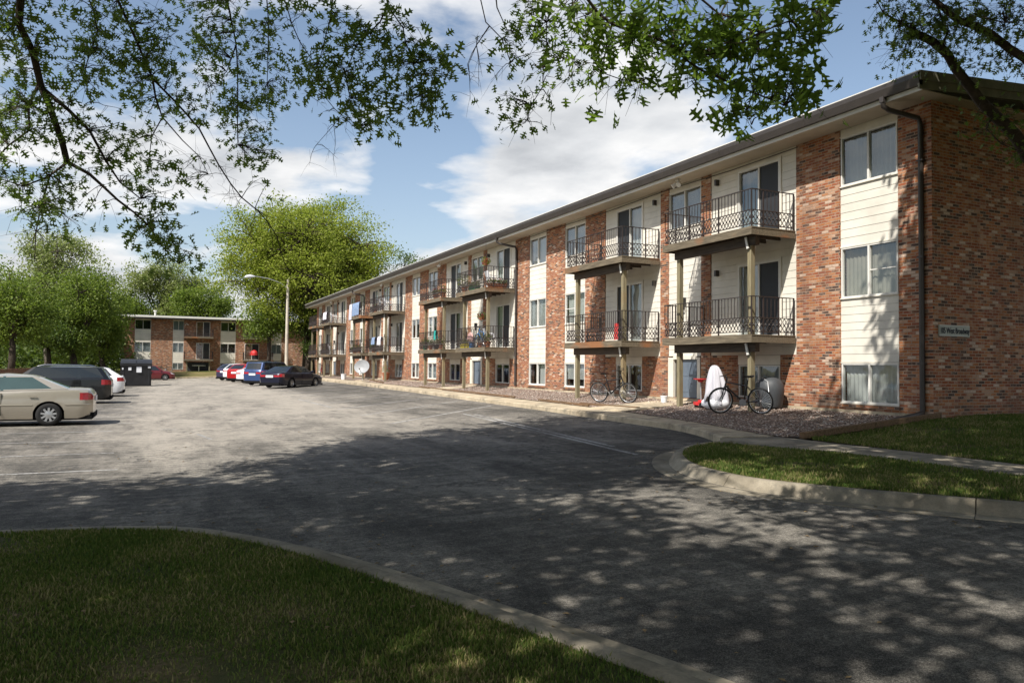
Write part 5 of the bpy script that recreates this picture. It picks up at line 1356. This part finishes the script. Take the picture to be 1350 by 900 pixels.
bgtree('tree behind the left corner of the far block',gp(168,122,.5),15,9.5,(3.2,3,5.0),8,90,80,.4,'leaf_mid',.3,16,cr=1.3)
bgtree('dark conifer-like treetop just above the long roof right of the huge tree',gp(541,92,.5),17,11.2,(2.6,2.6,5.0),8,80,70,.3,'leaf_dark',.3,17,cr=1.)
bgtree('tall loose tree with see-through pale crown amid the left group',gp(66,78,.0),17,9.9,(6.2,4.5,6.6),18,230,80,.3,'leaf_pale',.3,21,bark='bark_light',sparse=1.08,cr=1.2)
bgtree('leaning brown-green tree right of the tall pale tree in the left group',gp(100,74,.0),12,7.0,(3.6,3.5,5.6),12,130,75,.3,'leaf_mid',.3,22,cr=1.1)
bgtree('narrow fresh-green tree at the right edge of the left group beside the far block',gp(138,80,.0),12,6.4,(2.6,3,5.8),10,120,75,.3,'leaf_mid',.26,23,cr=1.)
bgtree('bright green maple-like tree nearest on the far left behind the fence',gp(14,58,.0),9.5,6.3,(4.4,3.5,3.6),14,150,80,.26,'leaf_mid',.24,24,cr=1.)
bgtree('low dark tree behind the fence at the left edge of the photo',gp(-25,64,.0),11,6.5,(4.2,4,5.2),10,120,75,.3,'leaf_dark',.3,25,cr=1.1)
bgtree('dark low-crowned tree behind the black SUV',gp(62,72,.0),8,5.2,(4.4,3.5,2.9),10,90,70,.28,'leaf_dark',.2,26,cr=1.1)
bgtree('shady tree filling the gap behind the white hatchback',gp(118,88,.0),9,4.2,(4.6,3.5,3.8),10,130,80,.3,'leaf_dark',.22,27,cr=1.1)
# far wood that closes the view
def wood():
    rr=np.random.default_rng(5); L=[]
    for k in range(420):
        px=rr.uniform(-330,330); d=rr.uniform(118,150); p=at(px,480,d); hh=rr.uniform(2,9) 
        c=np.array([p[0],p[1],hh]); L.append(c+rr.normal(size=(60,3))*np.array([1.8,1.8,1.5]))
    for k in range(260):
        px=rr.uniform(-200,156); d=rr.uniform(84,104); p=at(px,480,d); c=np.array([p[0],p[1],rr.uniform(.5,4.2)]); L.append(c+rr.normal(size=(60,3))*np.array([1.2,1.2,1.]))
    L=np.concatenate(L); L=L[L[:,2]>.0]
    tag(leafmesh('woodland',L,rr.uniform(.35,.65,len(L)),'leaf_dark',None,'rhomb',.5,rng=rr),'dark wood and undergrowth closing the view behind the parked cars','woodland',kind='stuff')
wood()
# ---- oaks whose boughs hang into the view
class Oak:
    def __init__(s,label,base,seed):
        s.root=empty('oak_tree',tuple(base),label,'tree'); s.base=np.array(base,float); s.m=MB(); s.pts=[]; s.sc=[]; s.rng=np.random.default_rng(seed); s.leaf=[]; s.ldir=[]; s.lsz=[]; s.tw=MB(); s.fill=[]; s.rr=random.Random(seed)
    def trunk(s,top,r):
        b=Vector(s.base); t=Vector(top); s.top=t; s.tr=r
        s.m.tube([b,b.lerp(t,.08),b.lerp(t,.5)+Vector((.1,.05,0)),t],[r*1.5,r*1.1,r*.95,r*.8],12)
    def limb(s,P,r0,r1,start=None,wob=.03):
        P=[np.array(p,float) for p in P]
        if start is not None: P=[np.array(start,float)]+P
        Q=crom(P,.22); n=len(Q); out=[]
        for i,q in enumerate(Q):
            w=wob*(r0+.05)*6; out.append(q+np.array([s.rng.normal(),s.rng.normal(),s.rng.normal()])*w*.25)
        rad=[r0+(r1-r0)*(i/(n-1))**.75 for i in range(n)]
        s.m.tube(out,rad,7 if r0>.03 else 5,caps=True)
        for q,r in zip(out,rad):
            if (q-CAM)@fw>.5:
                a=proj(q)
                s.pts.append(q); s.sc.append((a[0],a[1],a[2]))
        return out
    def plimb(s,L,r0,r1,start=None,wob=.03):   # (px,py,depth)
        return s.limb([at(*l) for l in L],r0,r1,start,wob)
    def twig(s,a,b,r=.005):
        a=Vector(a); b=Vector(b); d=(b-a).length; md=a.lerp(b,.5)+Vector((s.rr.gauss(0,.1),s.rr.gauss(0,.1),s.rr.gauss(0,.08)+.06))*d*.8
        P=[a,a.lerp(md,.5)+Vector((0,0,.02)),md,md.lerp(b,.6),b]; s.tw.tube(P,[r*1.6,r*1.3,r,r*.7,r*.4],3,caps=False); return P
    def cluster(s,c,n,size,q=None,spread=.16,bare=False,r=.005):
        if q is None: q=s.pts[0]
        P=s.twig(q,c,r)
        # side twigs
        ends=[P[-1]]
        for k in range(3 if not bare else 4):
            t=s.rr.uniform(.35,.9); i=min(3,int(t*4)); st=P[i].lerp(P[i+1],t*4-i); e=st+Vector((s.rr.gauss(0,1),s.rr.gauss(0,1),s.rr.gauss(-.3,.8)))*spread*1.1
            s.tw.tube([st,st.lerp(e,.5)+Vector((0,0,.02)),e],[r*.6,r*.45,r*.25],3,caps=False); ends.append(e)
        if bare: return
        for k in range(n):
            e=ends[k%len(ends)]; off=Vector((s.rr.gauss(0,1),s.rr.gauss(0,1),s.rr.gauss(-.15,.8)))*spread*.55
            p=e+off; s.leaf.append(tuple(p)); d=off.normalized()+Vector((0,0,-.45)); s.ldir.append(tuple(d)); s.lsz.append(size*s.rr.uniform(.65,1.2))
    def region(s,cx,cy,rx,ry,count,n,size,spread=.16,jit=.5,ang=0,bare=False,maxpx=130):
        SC=np.array(s.sc); PT=np.array(s.pts)
        if bare:
            ix=[i for i in range(len(PT)) if ((SC[i,0]-cx)/rx)**2+((SC[i,1]-cy)/ry)**2<1]
            for k in range(count if ix else 0):
                i=s.rr.choice(ix); c=PT[i]+np.array([s.rr.gauss(0,1),s.rr.gauss(0,1),s.rr.gauss(-.5,.7)])*.24; s.cluster(c,0,size,PT[i],spread*.6,True,r=.0035)
            return
        for k in range(count):
            while True:
                u,v=s.rr.uniform(-1,1),s.rr.uniform(-1,1)
                if u*u+v*v<1: break
            ca,sa=math.cos(R(ang)),math.sin(R(ang)); px=cx+u*rx*ca-v*ry*sa; py=cy+u*rx*sa+v*ry*ca
            d2=(SC[:,0]-px)**2+(SC[:,1]-py)**2; i=int(np.argmin(d2*(1+.15*s.rng.random(len(d2))))); 
            dep=SC[i,2]+s.rr.uniform(-jit,jit); c=at(px,py,dep)
            s.cluster(c,n,size,PT[i],spread,bare)
    def filler(s,lobes,count,per,size,cl=.5):
        C=[]
        tot=sum(l[3]**3 for l in lobes)
        for (x,y,z,r,fz) in lobes:
            k=int(count*r**3/tot)
            for _ in range(k):
                for _t in range(30):
                    d=s.rng.normal(size=3); d/=np.linalg.norm(d); p=np.array([x,y,z])+d*np.array([r,r,r*fz])*s.rng.random()**.45
                    px,py,zz=proj(p)
                    if zz>.3 and -70<px<1420 and py>-45-400/max(zz,1): continue
                    if p[2]<3.2: continue
                    C.append(p); break
        C=np.array(C); off=s.rng.normal(size=(len(C),per,3))*cl*np.array([.6,.6,.4]); s.fill.append((C[:,None]+off).reshape(-1,3)); s.fsize=size
        # limbs into the lobes
        t=s.top
        for (x,y,z,r,fz) in lobes:
            for k in range(5):
                d=s.rng.normal(size=3); d/=np.linalg.norm(d); e=np.array([x,y,z])+d*r*.6*np.array([1,1,fz])
                px,py,zz=proj(e)
                if zz>.3 and -70<px<1420 and py>-60: continue
                b=np.array(t); md=(b+e)/2+np.array([0,0,.6]); 
                P=crom([b,md,e],.5); s.m.tube(P,[.13-.10*i/len(P) for i in range(len(P))],6)
    def done(s,leafmat='oak_leaf',fillmat='oak_leaf'):
        s.m.add(s.tw.v,s.tw.f); s.m.build('trunk','bark',s.root,smooth=180)
        if s.leaf: leafmesh('foliage',s.leaf,np.array(s.lsz),leafmat,s.root,'oak',.4,dirs=np.array(s.ldir),rng=s.rng)
        if s.fill: L=np.concatenate(s.fill); leafmesh('crown',L,s.rng.uniform(.7,1.3,len(L))*s.fsize,fillmat,s.root,'hex',.8,rng=s.rng)
        return s.root
# left oak
o=Oak('tall oak on the left lawn, small-leaved boughs hanging across the top left',(-5.0,6.5,.0),101)
o.trunk((-4.4,7.2,6.3),.34)
T=o.top
A=o.plimb([(10,-130,9.6),(27,0,9.8),(25,31,9.9),(43,70,10.0),(56,117,10.1),(74,163,10.2),(89,214,10.3)],.085,.040,start=tuple(T))
o.plimb([(89,214,10.3),(117,230,10.35),(156,264,10.4),(195,296,10.5),(218,330,10.6),(236,348,10.6)],.028,.007)
o.plimb([(56,117,10.1),(90,145,10.2),(118,172,10.4),(140,212,10.6),(158,240,10.8),(185,262,11)],.032,.008)
o.plimb([(52,108,10.1),(38,140,10.0),(38,172,9.9),(12,192,9.8),(-20,225,9.8)],.022,.006)
o.plimb([(89,214,10.3),(66,232,10.2),(55,270,10.2),(48,305,10.1),(46,345,10.1)],.02,.005)
o.plimb([(66,232,10.2),(30,246,10.1),(0,236,10.0),(-25,250,10)],.014,.005)
B=o.plimb([(120,-160,11.2),(156,0,11.4),(171,35,11.5),(190,78,11.6),(202,105,11.6),(233,136,11.7),(262,170,11.8),(288,218,12.0),(303,242,12.1),(319,260,12.1),(342,280,12.2),(365,311,12.3),(374,345,12.3),(384,362,12.3)],.065,.006,start=tuple(T+Vector((0,.3,.5))))
o.plimb([(336,274,12.2),(350,285,12.2),(358,309,12.2),(360,330,12.2)],.008,.004)
o.plimb([(200,100,11.6),(205,128,11.6),(214,155,11.6),(200,180,11.5),(196,212,11.5)],.02,.005)
o.plimb([(214,155,11.6),(240,185,11.7),(262,206,11.8),(275,230,11.8)],.012,.004)
o.plimb([(60,-140,10.6),(110,-20,10.8),(128,40,10.9),(112,90,10.9),(120,135,10.9)],.035,.006,start=tuple(T))
Cc=o.plimb([(280,-150,12.2),(299,0,12.4),(311,58,12.5),(313,97,12.5),(313,140,12.5),(314,192,12.5)],.042,.009,start=tuple(T+Vector((.2,.3,.9))))
o.plimb([(311,58,12.5),(298,95,12.4),(276,115,12.4)],.014,.004)
o.plimb([(340,-160,12.0),(352,0,12.2),(354,50,12.2),(352,110,12.2)],.02,.006)
o.plimb([(360,-100,11.2),(375,0,11.4),(395,55,11.5),(420,90,11.6),(430,130,11.7),(470,170,11.7)],.024,.005,start=tuple(T+Vector((.5,.6,1))))
D=o.plimb([(490,-150,10.6),(505,-30,10.8),(511,8,10.8),(532,37,10.8),(535,56,10.8),(546,85,10.8),(548,101,10.8),(556,125,10.8)],.034,.007,start=tuple(T+Vector((.9,.5,1.2))))
o.plimb([(511,8,10.8),(500,30,10.8),(470,62,10.9),(455,95,10.9),(430,118,11)],.014,.004)
o.plimb([(455,95,11.0),(462,130,11.0),(440,165,11.1),(418,190,11.1)],.009,.003)
o.plimb([(430,-100,10.8),(440,-10,11),(430,45,11.1),(420,85,11.2)],.018,.005)
for args in ((60,20,110,60,62,6,.145),(200,25,120,55,58,6,.145),(110,110,120,55,40,6,.145),(20,190,60,70,36,6,.14),(40,140,70,40,24,6,.14),(170,60,60,50,26,6,.14),(215,95,75,55,34,6,.14),(150,190,70,35,28,6,.14),(200,240,45,32,24,6,.14),(215,300,38,26,20,6,.14),(235,335,22,16,9,8,.13),(60,265,50,42,22,6,.135),(100,280,40,30,12,6,.135),(300,60,60,60,30,6,.145),(280,140,50,35,18,6,.14),(330,160,35,55,26,6,.14),(350,210,22,28,12,6,.135)):
    o.region(*args[:5],args[5],args[6],spread=.15,jit=.6)
for args in ((400,50,70,60,36,6,.165),(440,110,60,50,26,6,.165),(500,60,60,60,30,6,.175),(550,90,42,50,26,6,.18),(540,145,45,28,16,6,.18),(480,150,50,25,14,6,.175),(350,90,40,60,22,6,.14)):
    o.region(*args[:5],args[5],args[6],spread=.16,jit=.5)
o.region(290,235,50,40,14,0,.1,bare=True,spread=.28,jit=.3); o.region(340,290,35,30,9,0,.1,bare=True,spread=.22,jit=.2); o.region(430,180,40,35,6,0,.1,bare=True,spread=.28,jit=.3); o.region(30,310,35,30,6,0,.1,bare=True,spread=.3)
o.filler([(-6.5,4.4,9.0,5.4,.6),(-1.5,8.7,11.5,4.8,.5),(1.8,11.0,12.4,3.8,.4),(-11,3.,9.5,4.6,.6),(3.3,10.8,11.3,2.7,.33)],1600,48,.225)
o.done('oak_leaf_small','oak_leaf')
# oak behind the camera
o=Oak('oak whose large lobed leaves hang down at the top centre above the lot',(.6,-2.6,.0),202)
o.trunk((.9,-2.2,6.2),.36); T=o.top
E1=o.plimb([(590,-260,7.0),(628,-20,8.2),(640,30,8.4),(661,51,8.5),(673,82,8.6)],.03,.006,start=tuple(T))
o.plimb([(645,35,8.4),(628,60,8.4),(618,85,8.4)],.008,.003); o.plimb([(650,-40,8.2),(655,10,8.3),(668,40,8.3)],.012,.004)
o.plimb([(690,-200,7.4),(712,-10,8.4),(721,30,8.6),(721,56,8.6),(716,90,8.7),(715,113,8.7),(700,140,8.7),(695,158,8.7)],.026,.005,start=tuple(T+Vector((.1,.2,.5))))
o.plimb([(721,60,8.6),(738,75,8.7),(752,85,8.7)],.008,.003); o.plimb([(716,118,8.7),(727,135,8.7),(726,165,8.7)],.006,.002)
G_=o.plimb([(700,-260,5.0),(767,-10,6.1),(790,18,6.2),(808,32,6.3),(838,44,6.3),(866,50,6.35),(885,62,6.4),(907,81,6.4),(925,94,6.4),(943,99,6.45),(965,110,6.5),(993,122,6.5),(1016,131,6.5),(1034,140,6.5)],.042,.006,start=tuple(T+Vector((.2,.1,.8))))
o.plimb([(866,50,6.35),(900,68,6.3),(935,72,6.3),(965,64,6.2),(1000,45,6.2),(1040,28,6.2),(1078,18,6.2)],.016,.004)
o.plimb([(860,-120,6.0),(900,-20,6.2),(950,20,6.3),(1000,30,6.3)],.02,.005)
o.plimb([(808,32,6.3),(800,60,6.4),(794,95,6.4),(820,105,6.5),(850,108,6.5)],.010,.003)
o.plimb([(993,122,6.5),(985,145,6.5),(990,165,6.5)],.006,.003)
for args in ((705,20,45,30,11,6,.13,.16),(700,75,32,40,13,6,.13,.16),(690,140,26,30,12,6,.12,.15),(745,70,30,45,11,6,.12,.15),(760,20,50,26,8,6,.14,.16)):
    o.region(*args[:5],args[5],args[6],spread=args[7],jit=.4)
for args in ((800,15,60,28,8,6,.185,.15),(840,40,60,36,8,6,.19,.15),(905,22,70,30,8,6,.19,.15),(890,90,50,30,6,5,.185,.14),(815,95,35,40,12,5,.15,.14),(985,38,60,34,12,6,.19,.14),(1060,40,40,36,9,5,.185,.13),(985,90,46,30,10,6,.185,.14),(1045,112,38,24,9,5,.18,.13),(985,140,26,22,6,5,.18,.12),(940,60,40,30,9,5,.185,.14),(1065,85,24,26,6,5,.185,.13)):
    o.region(*args[:5],args[5],args[6],spread=args[7],jit=.35)
o.region(650,70,40,40,9,0,.1,bare=True,spread=.22,jit=.3)
o.filler([(-.5,-3,9.5,5.8,.6),(3.8,1.0,11.0,5.0,.5),(7.0,4.2,12.4,4.0,.4),(6.,-4.,10,5.,.5),(3.5,6.5,12.5,4.2,.4)],1300,48,.225)
o.done('oak_leaf','oak_leaf')
# right oak in front of the end wall
o=Oak('oak on the right lawn, mossy limb reaching up before the roof corner',(13.6,4.6,.55),303)
o.trunk((13.3,5.1,4.4),.32); T=o.top
o.plimb([(1395,230,12.3),(1340,180,12.0),(1310,150,11.8),(1295,134,11.7),(1280,115,11.6),(1262,92,11.5),(1250,72,11.4),(1228,55,11.3),(1205,43,11.2),(1203,33,11.2)],.20,.05,start=tuple(T),wob=.02)
o.plimb([(1250,72,11.4),(1243,58,11.3),(1249,45,11.3),(1240,20,11.2),(1220,-40,11)],.03,.01)
o.plimb([(1400,110,10.8),(1350,78,10.8),(1330,64,10.8),(1305,45,10.7),(1285,35,10.7),(1264,27,10.6),(1220,-10,10.4)],.12,.035,start=tuple(T+Vector((0,0,.4))),wob=.02)
o.plimb([(1205,43,11.2),(1188,30,11.1),(1165,18,11.0),(1150,-10,11)],.02,.006)
o.plimb([(1264,27,10.6),(1290,22,10.6),(1325,30,10.5),(1370,25,10.4)],.016,.006)
o.plimb([(1310,150,11.8),(1300,170,11.7),(1320,190,11.6),(1345,200,11.5)],.02,.006)
for args in ((1195,25,42,30,42,7,.11),(1245,35,45,34,36,7,.11),(1300,15,60,26,44,7,.11),(1180,70,24,26,12,7,.10),(1335,60,30,40,16,7,.11),(1240,75,26,14,7,7,.10),(1310,85,45,18,10,7,.10),(1320,160,36,30,20,7,.11),(1345,185,18,26,12,7,.11)):
    o.region(*args[:5],args[5],args[6],spread=.18,jit=.5)
o.filler([(14.2,4.6,9.5,4.8,.6),(18.6,4.0,9.0,4.2,.6),(11.2,5.6,12.0,2.6,.45),(11.5,6.5,12.2,2.9,.9),(12.8,7.4,10.,2.5,.7),(10.2,7.1,9.9,2.3,.7),(9.2,6.4,12.4,2.4,.7),(13.6,7.0,13.0,3.2,.6),(14.8,6.6,10.6,3.4,.5),(18.4,6.8,11.4,4.2,.6),(12.,-1.,9.5,4.6,.6),(22,6,10,3.5,.5)],3900,46,.23)
o.done('oak_leaf_small','oak_leaf')
# ------------------------------------------------------------------ light
Ld=Vector((1,.51,-1.38)).normalized()
sd=bpy.data.lights.new('sun','SUN'); sd.energy=SUN; sd.angle=R(.53); sd.color=(1,.955,.88); so=bpy.data.objects.new('sun',sd); COL.objects.link(so); so.rotation_euler=Ld.to_track_quat('-Z','Y').to_euler(); so.location=(-20,-10,40)
w=bpy.data.worlds.new('World'); sc.world=w; w.use_nodes=True; nt=w.node_tree; nt.nodes.clear(); g=N(nt)
out=nt.nodes.new('ShaderNodeOutputWorld'); bg=g.n('Background'); bg.inputs[1].default_value=SKY; nt.links.new(bg.outputs[0],out.inputs[0])
sky=g.n('TexSky',sky_type='NISHITA',sun_disc=False,sun_elevation=math.asin(-Ld.z),sun_rotation=math.atan2(-Ld.x,-Ld.y)%(2*math.pi),altitude=200,air_density=1.0,dust_density=1.2,ozone_density=1.6)
tc=g.n('TexCoord').outputs['Generated']; nv=g.n('VectorMath',operation='NORMALIZE',inp={0:tc}).outputs[0]; sp=g.n('SeparateXYZ',inp={0:nv})
zc=g.math('ADD',g.math('MAXIMUM',sp.outputs[2],0.),.16)
cv=g.n('CombineXYZ',inp={0:g.math('DIVIDE',sp.outputs[0],zc),1:g.math('DIVIDE',sp.outputs[1],zc),2:0.}).outputs[0]
n1=g.noise(g.mapv(cv,(1,1,1),CLO),1.35,9,.55,.15)
bias=None
for px,py,wd,amt in CLB:
    v=ray(px,py); v=v/np.linalg.norm(v)
    dt=g.n('VectorMath',operation='DOT_PRODUCT',inp={0:nv,1:tuple(v)}).outputs['Value']
    a=g.n('MapRange',inp={0:dt,1:math.cos(R(wd)),2:1.,3:0.,4:amt},interpolation_type='SMOOTHSTEP').outputs[0]
    bias=a if bias is None else g.math('ADD',bias,a)
zen=g.n('MapRange',inp={0:sp.outputs[2],1:.5,2:.8,3:0.,4:-.2}).outputs[0]; f=g.math('ADD',g.math('ADD',n1,bias),zen); mask=g.ramp(f,[(.47,0.),(.525,.6),(.59,1.)])
n2=g.noise(g.mapv(cv,(1,1,1),(CLO[0]+.09,CLO[1]+.07,0)),1.35,9,.55,.15)   # the same field shifted towards the sun: lit and shaded flanks
lit=g.math('ADD',g.math('MULTIPLY',g.math('SUBTRACT',n1,n2),2.6),.52)
lit=g.math('ADD',lit,g.math('MULTIPLY',g.math('SUBTRACT',.62,f),1.5))
cc=g.ramp(lit,[(.1,(4.3,4.5,4.8)),(.5,(6.6,6.75,6.95)),(.85,(8.8,8.75,8.7))])
skc=g.mix(1.,sky.outputs[0],(SKM*1.14,SKM*1.03,SKM*.92),'MULTIPLY')
skc=g.mix(g.ramp(sp.outputs[2],[(0.,.45),(.30,.0)]),skc,(5.2,6.4,8.0))
hz=g.ramp(sp.outputs[2],[(0.,.55),(.16,0.)])
fin=g.mix(mask,skc,g.n('VectorMath',operation='SCALE',inp={0:cc,'Scale':CLS}).outputs[0]); fin=g.mix(g.math('MULTIPLY',hz,.5),fin,(5.6,6.2,6.9))
nt.links.new(fin,bg.inputs[0])
vs=sc.view_settings; vs.view_transform='Standard'; vs.look='None'; vs.exposure=EXPO; vs.gamma=1; vs.use_curve_mapping=False
sc.cycles.max_bounces=6; sc.cycles.diffuse_bounces=3; sc.cycles.transparent_max_bounces=8; sc.cycles.use_denoising=True
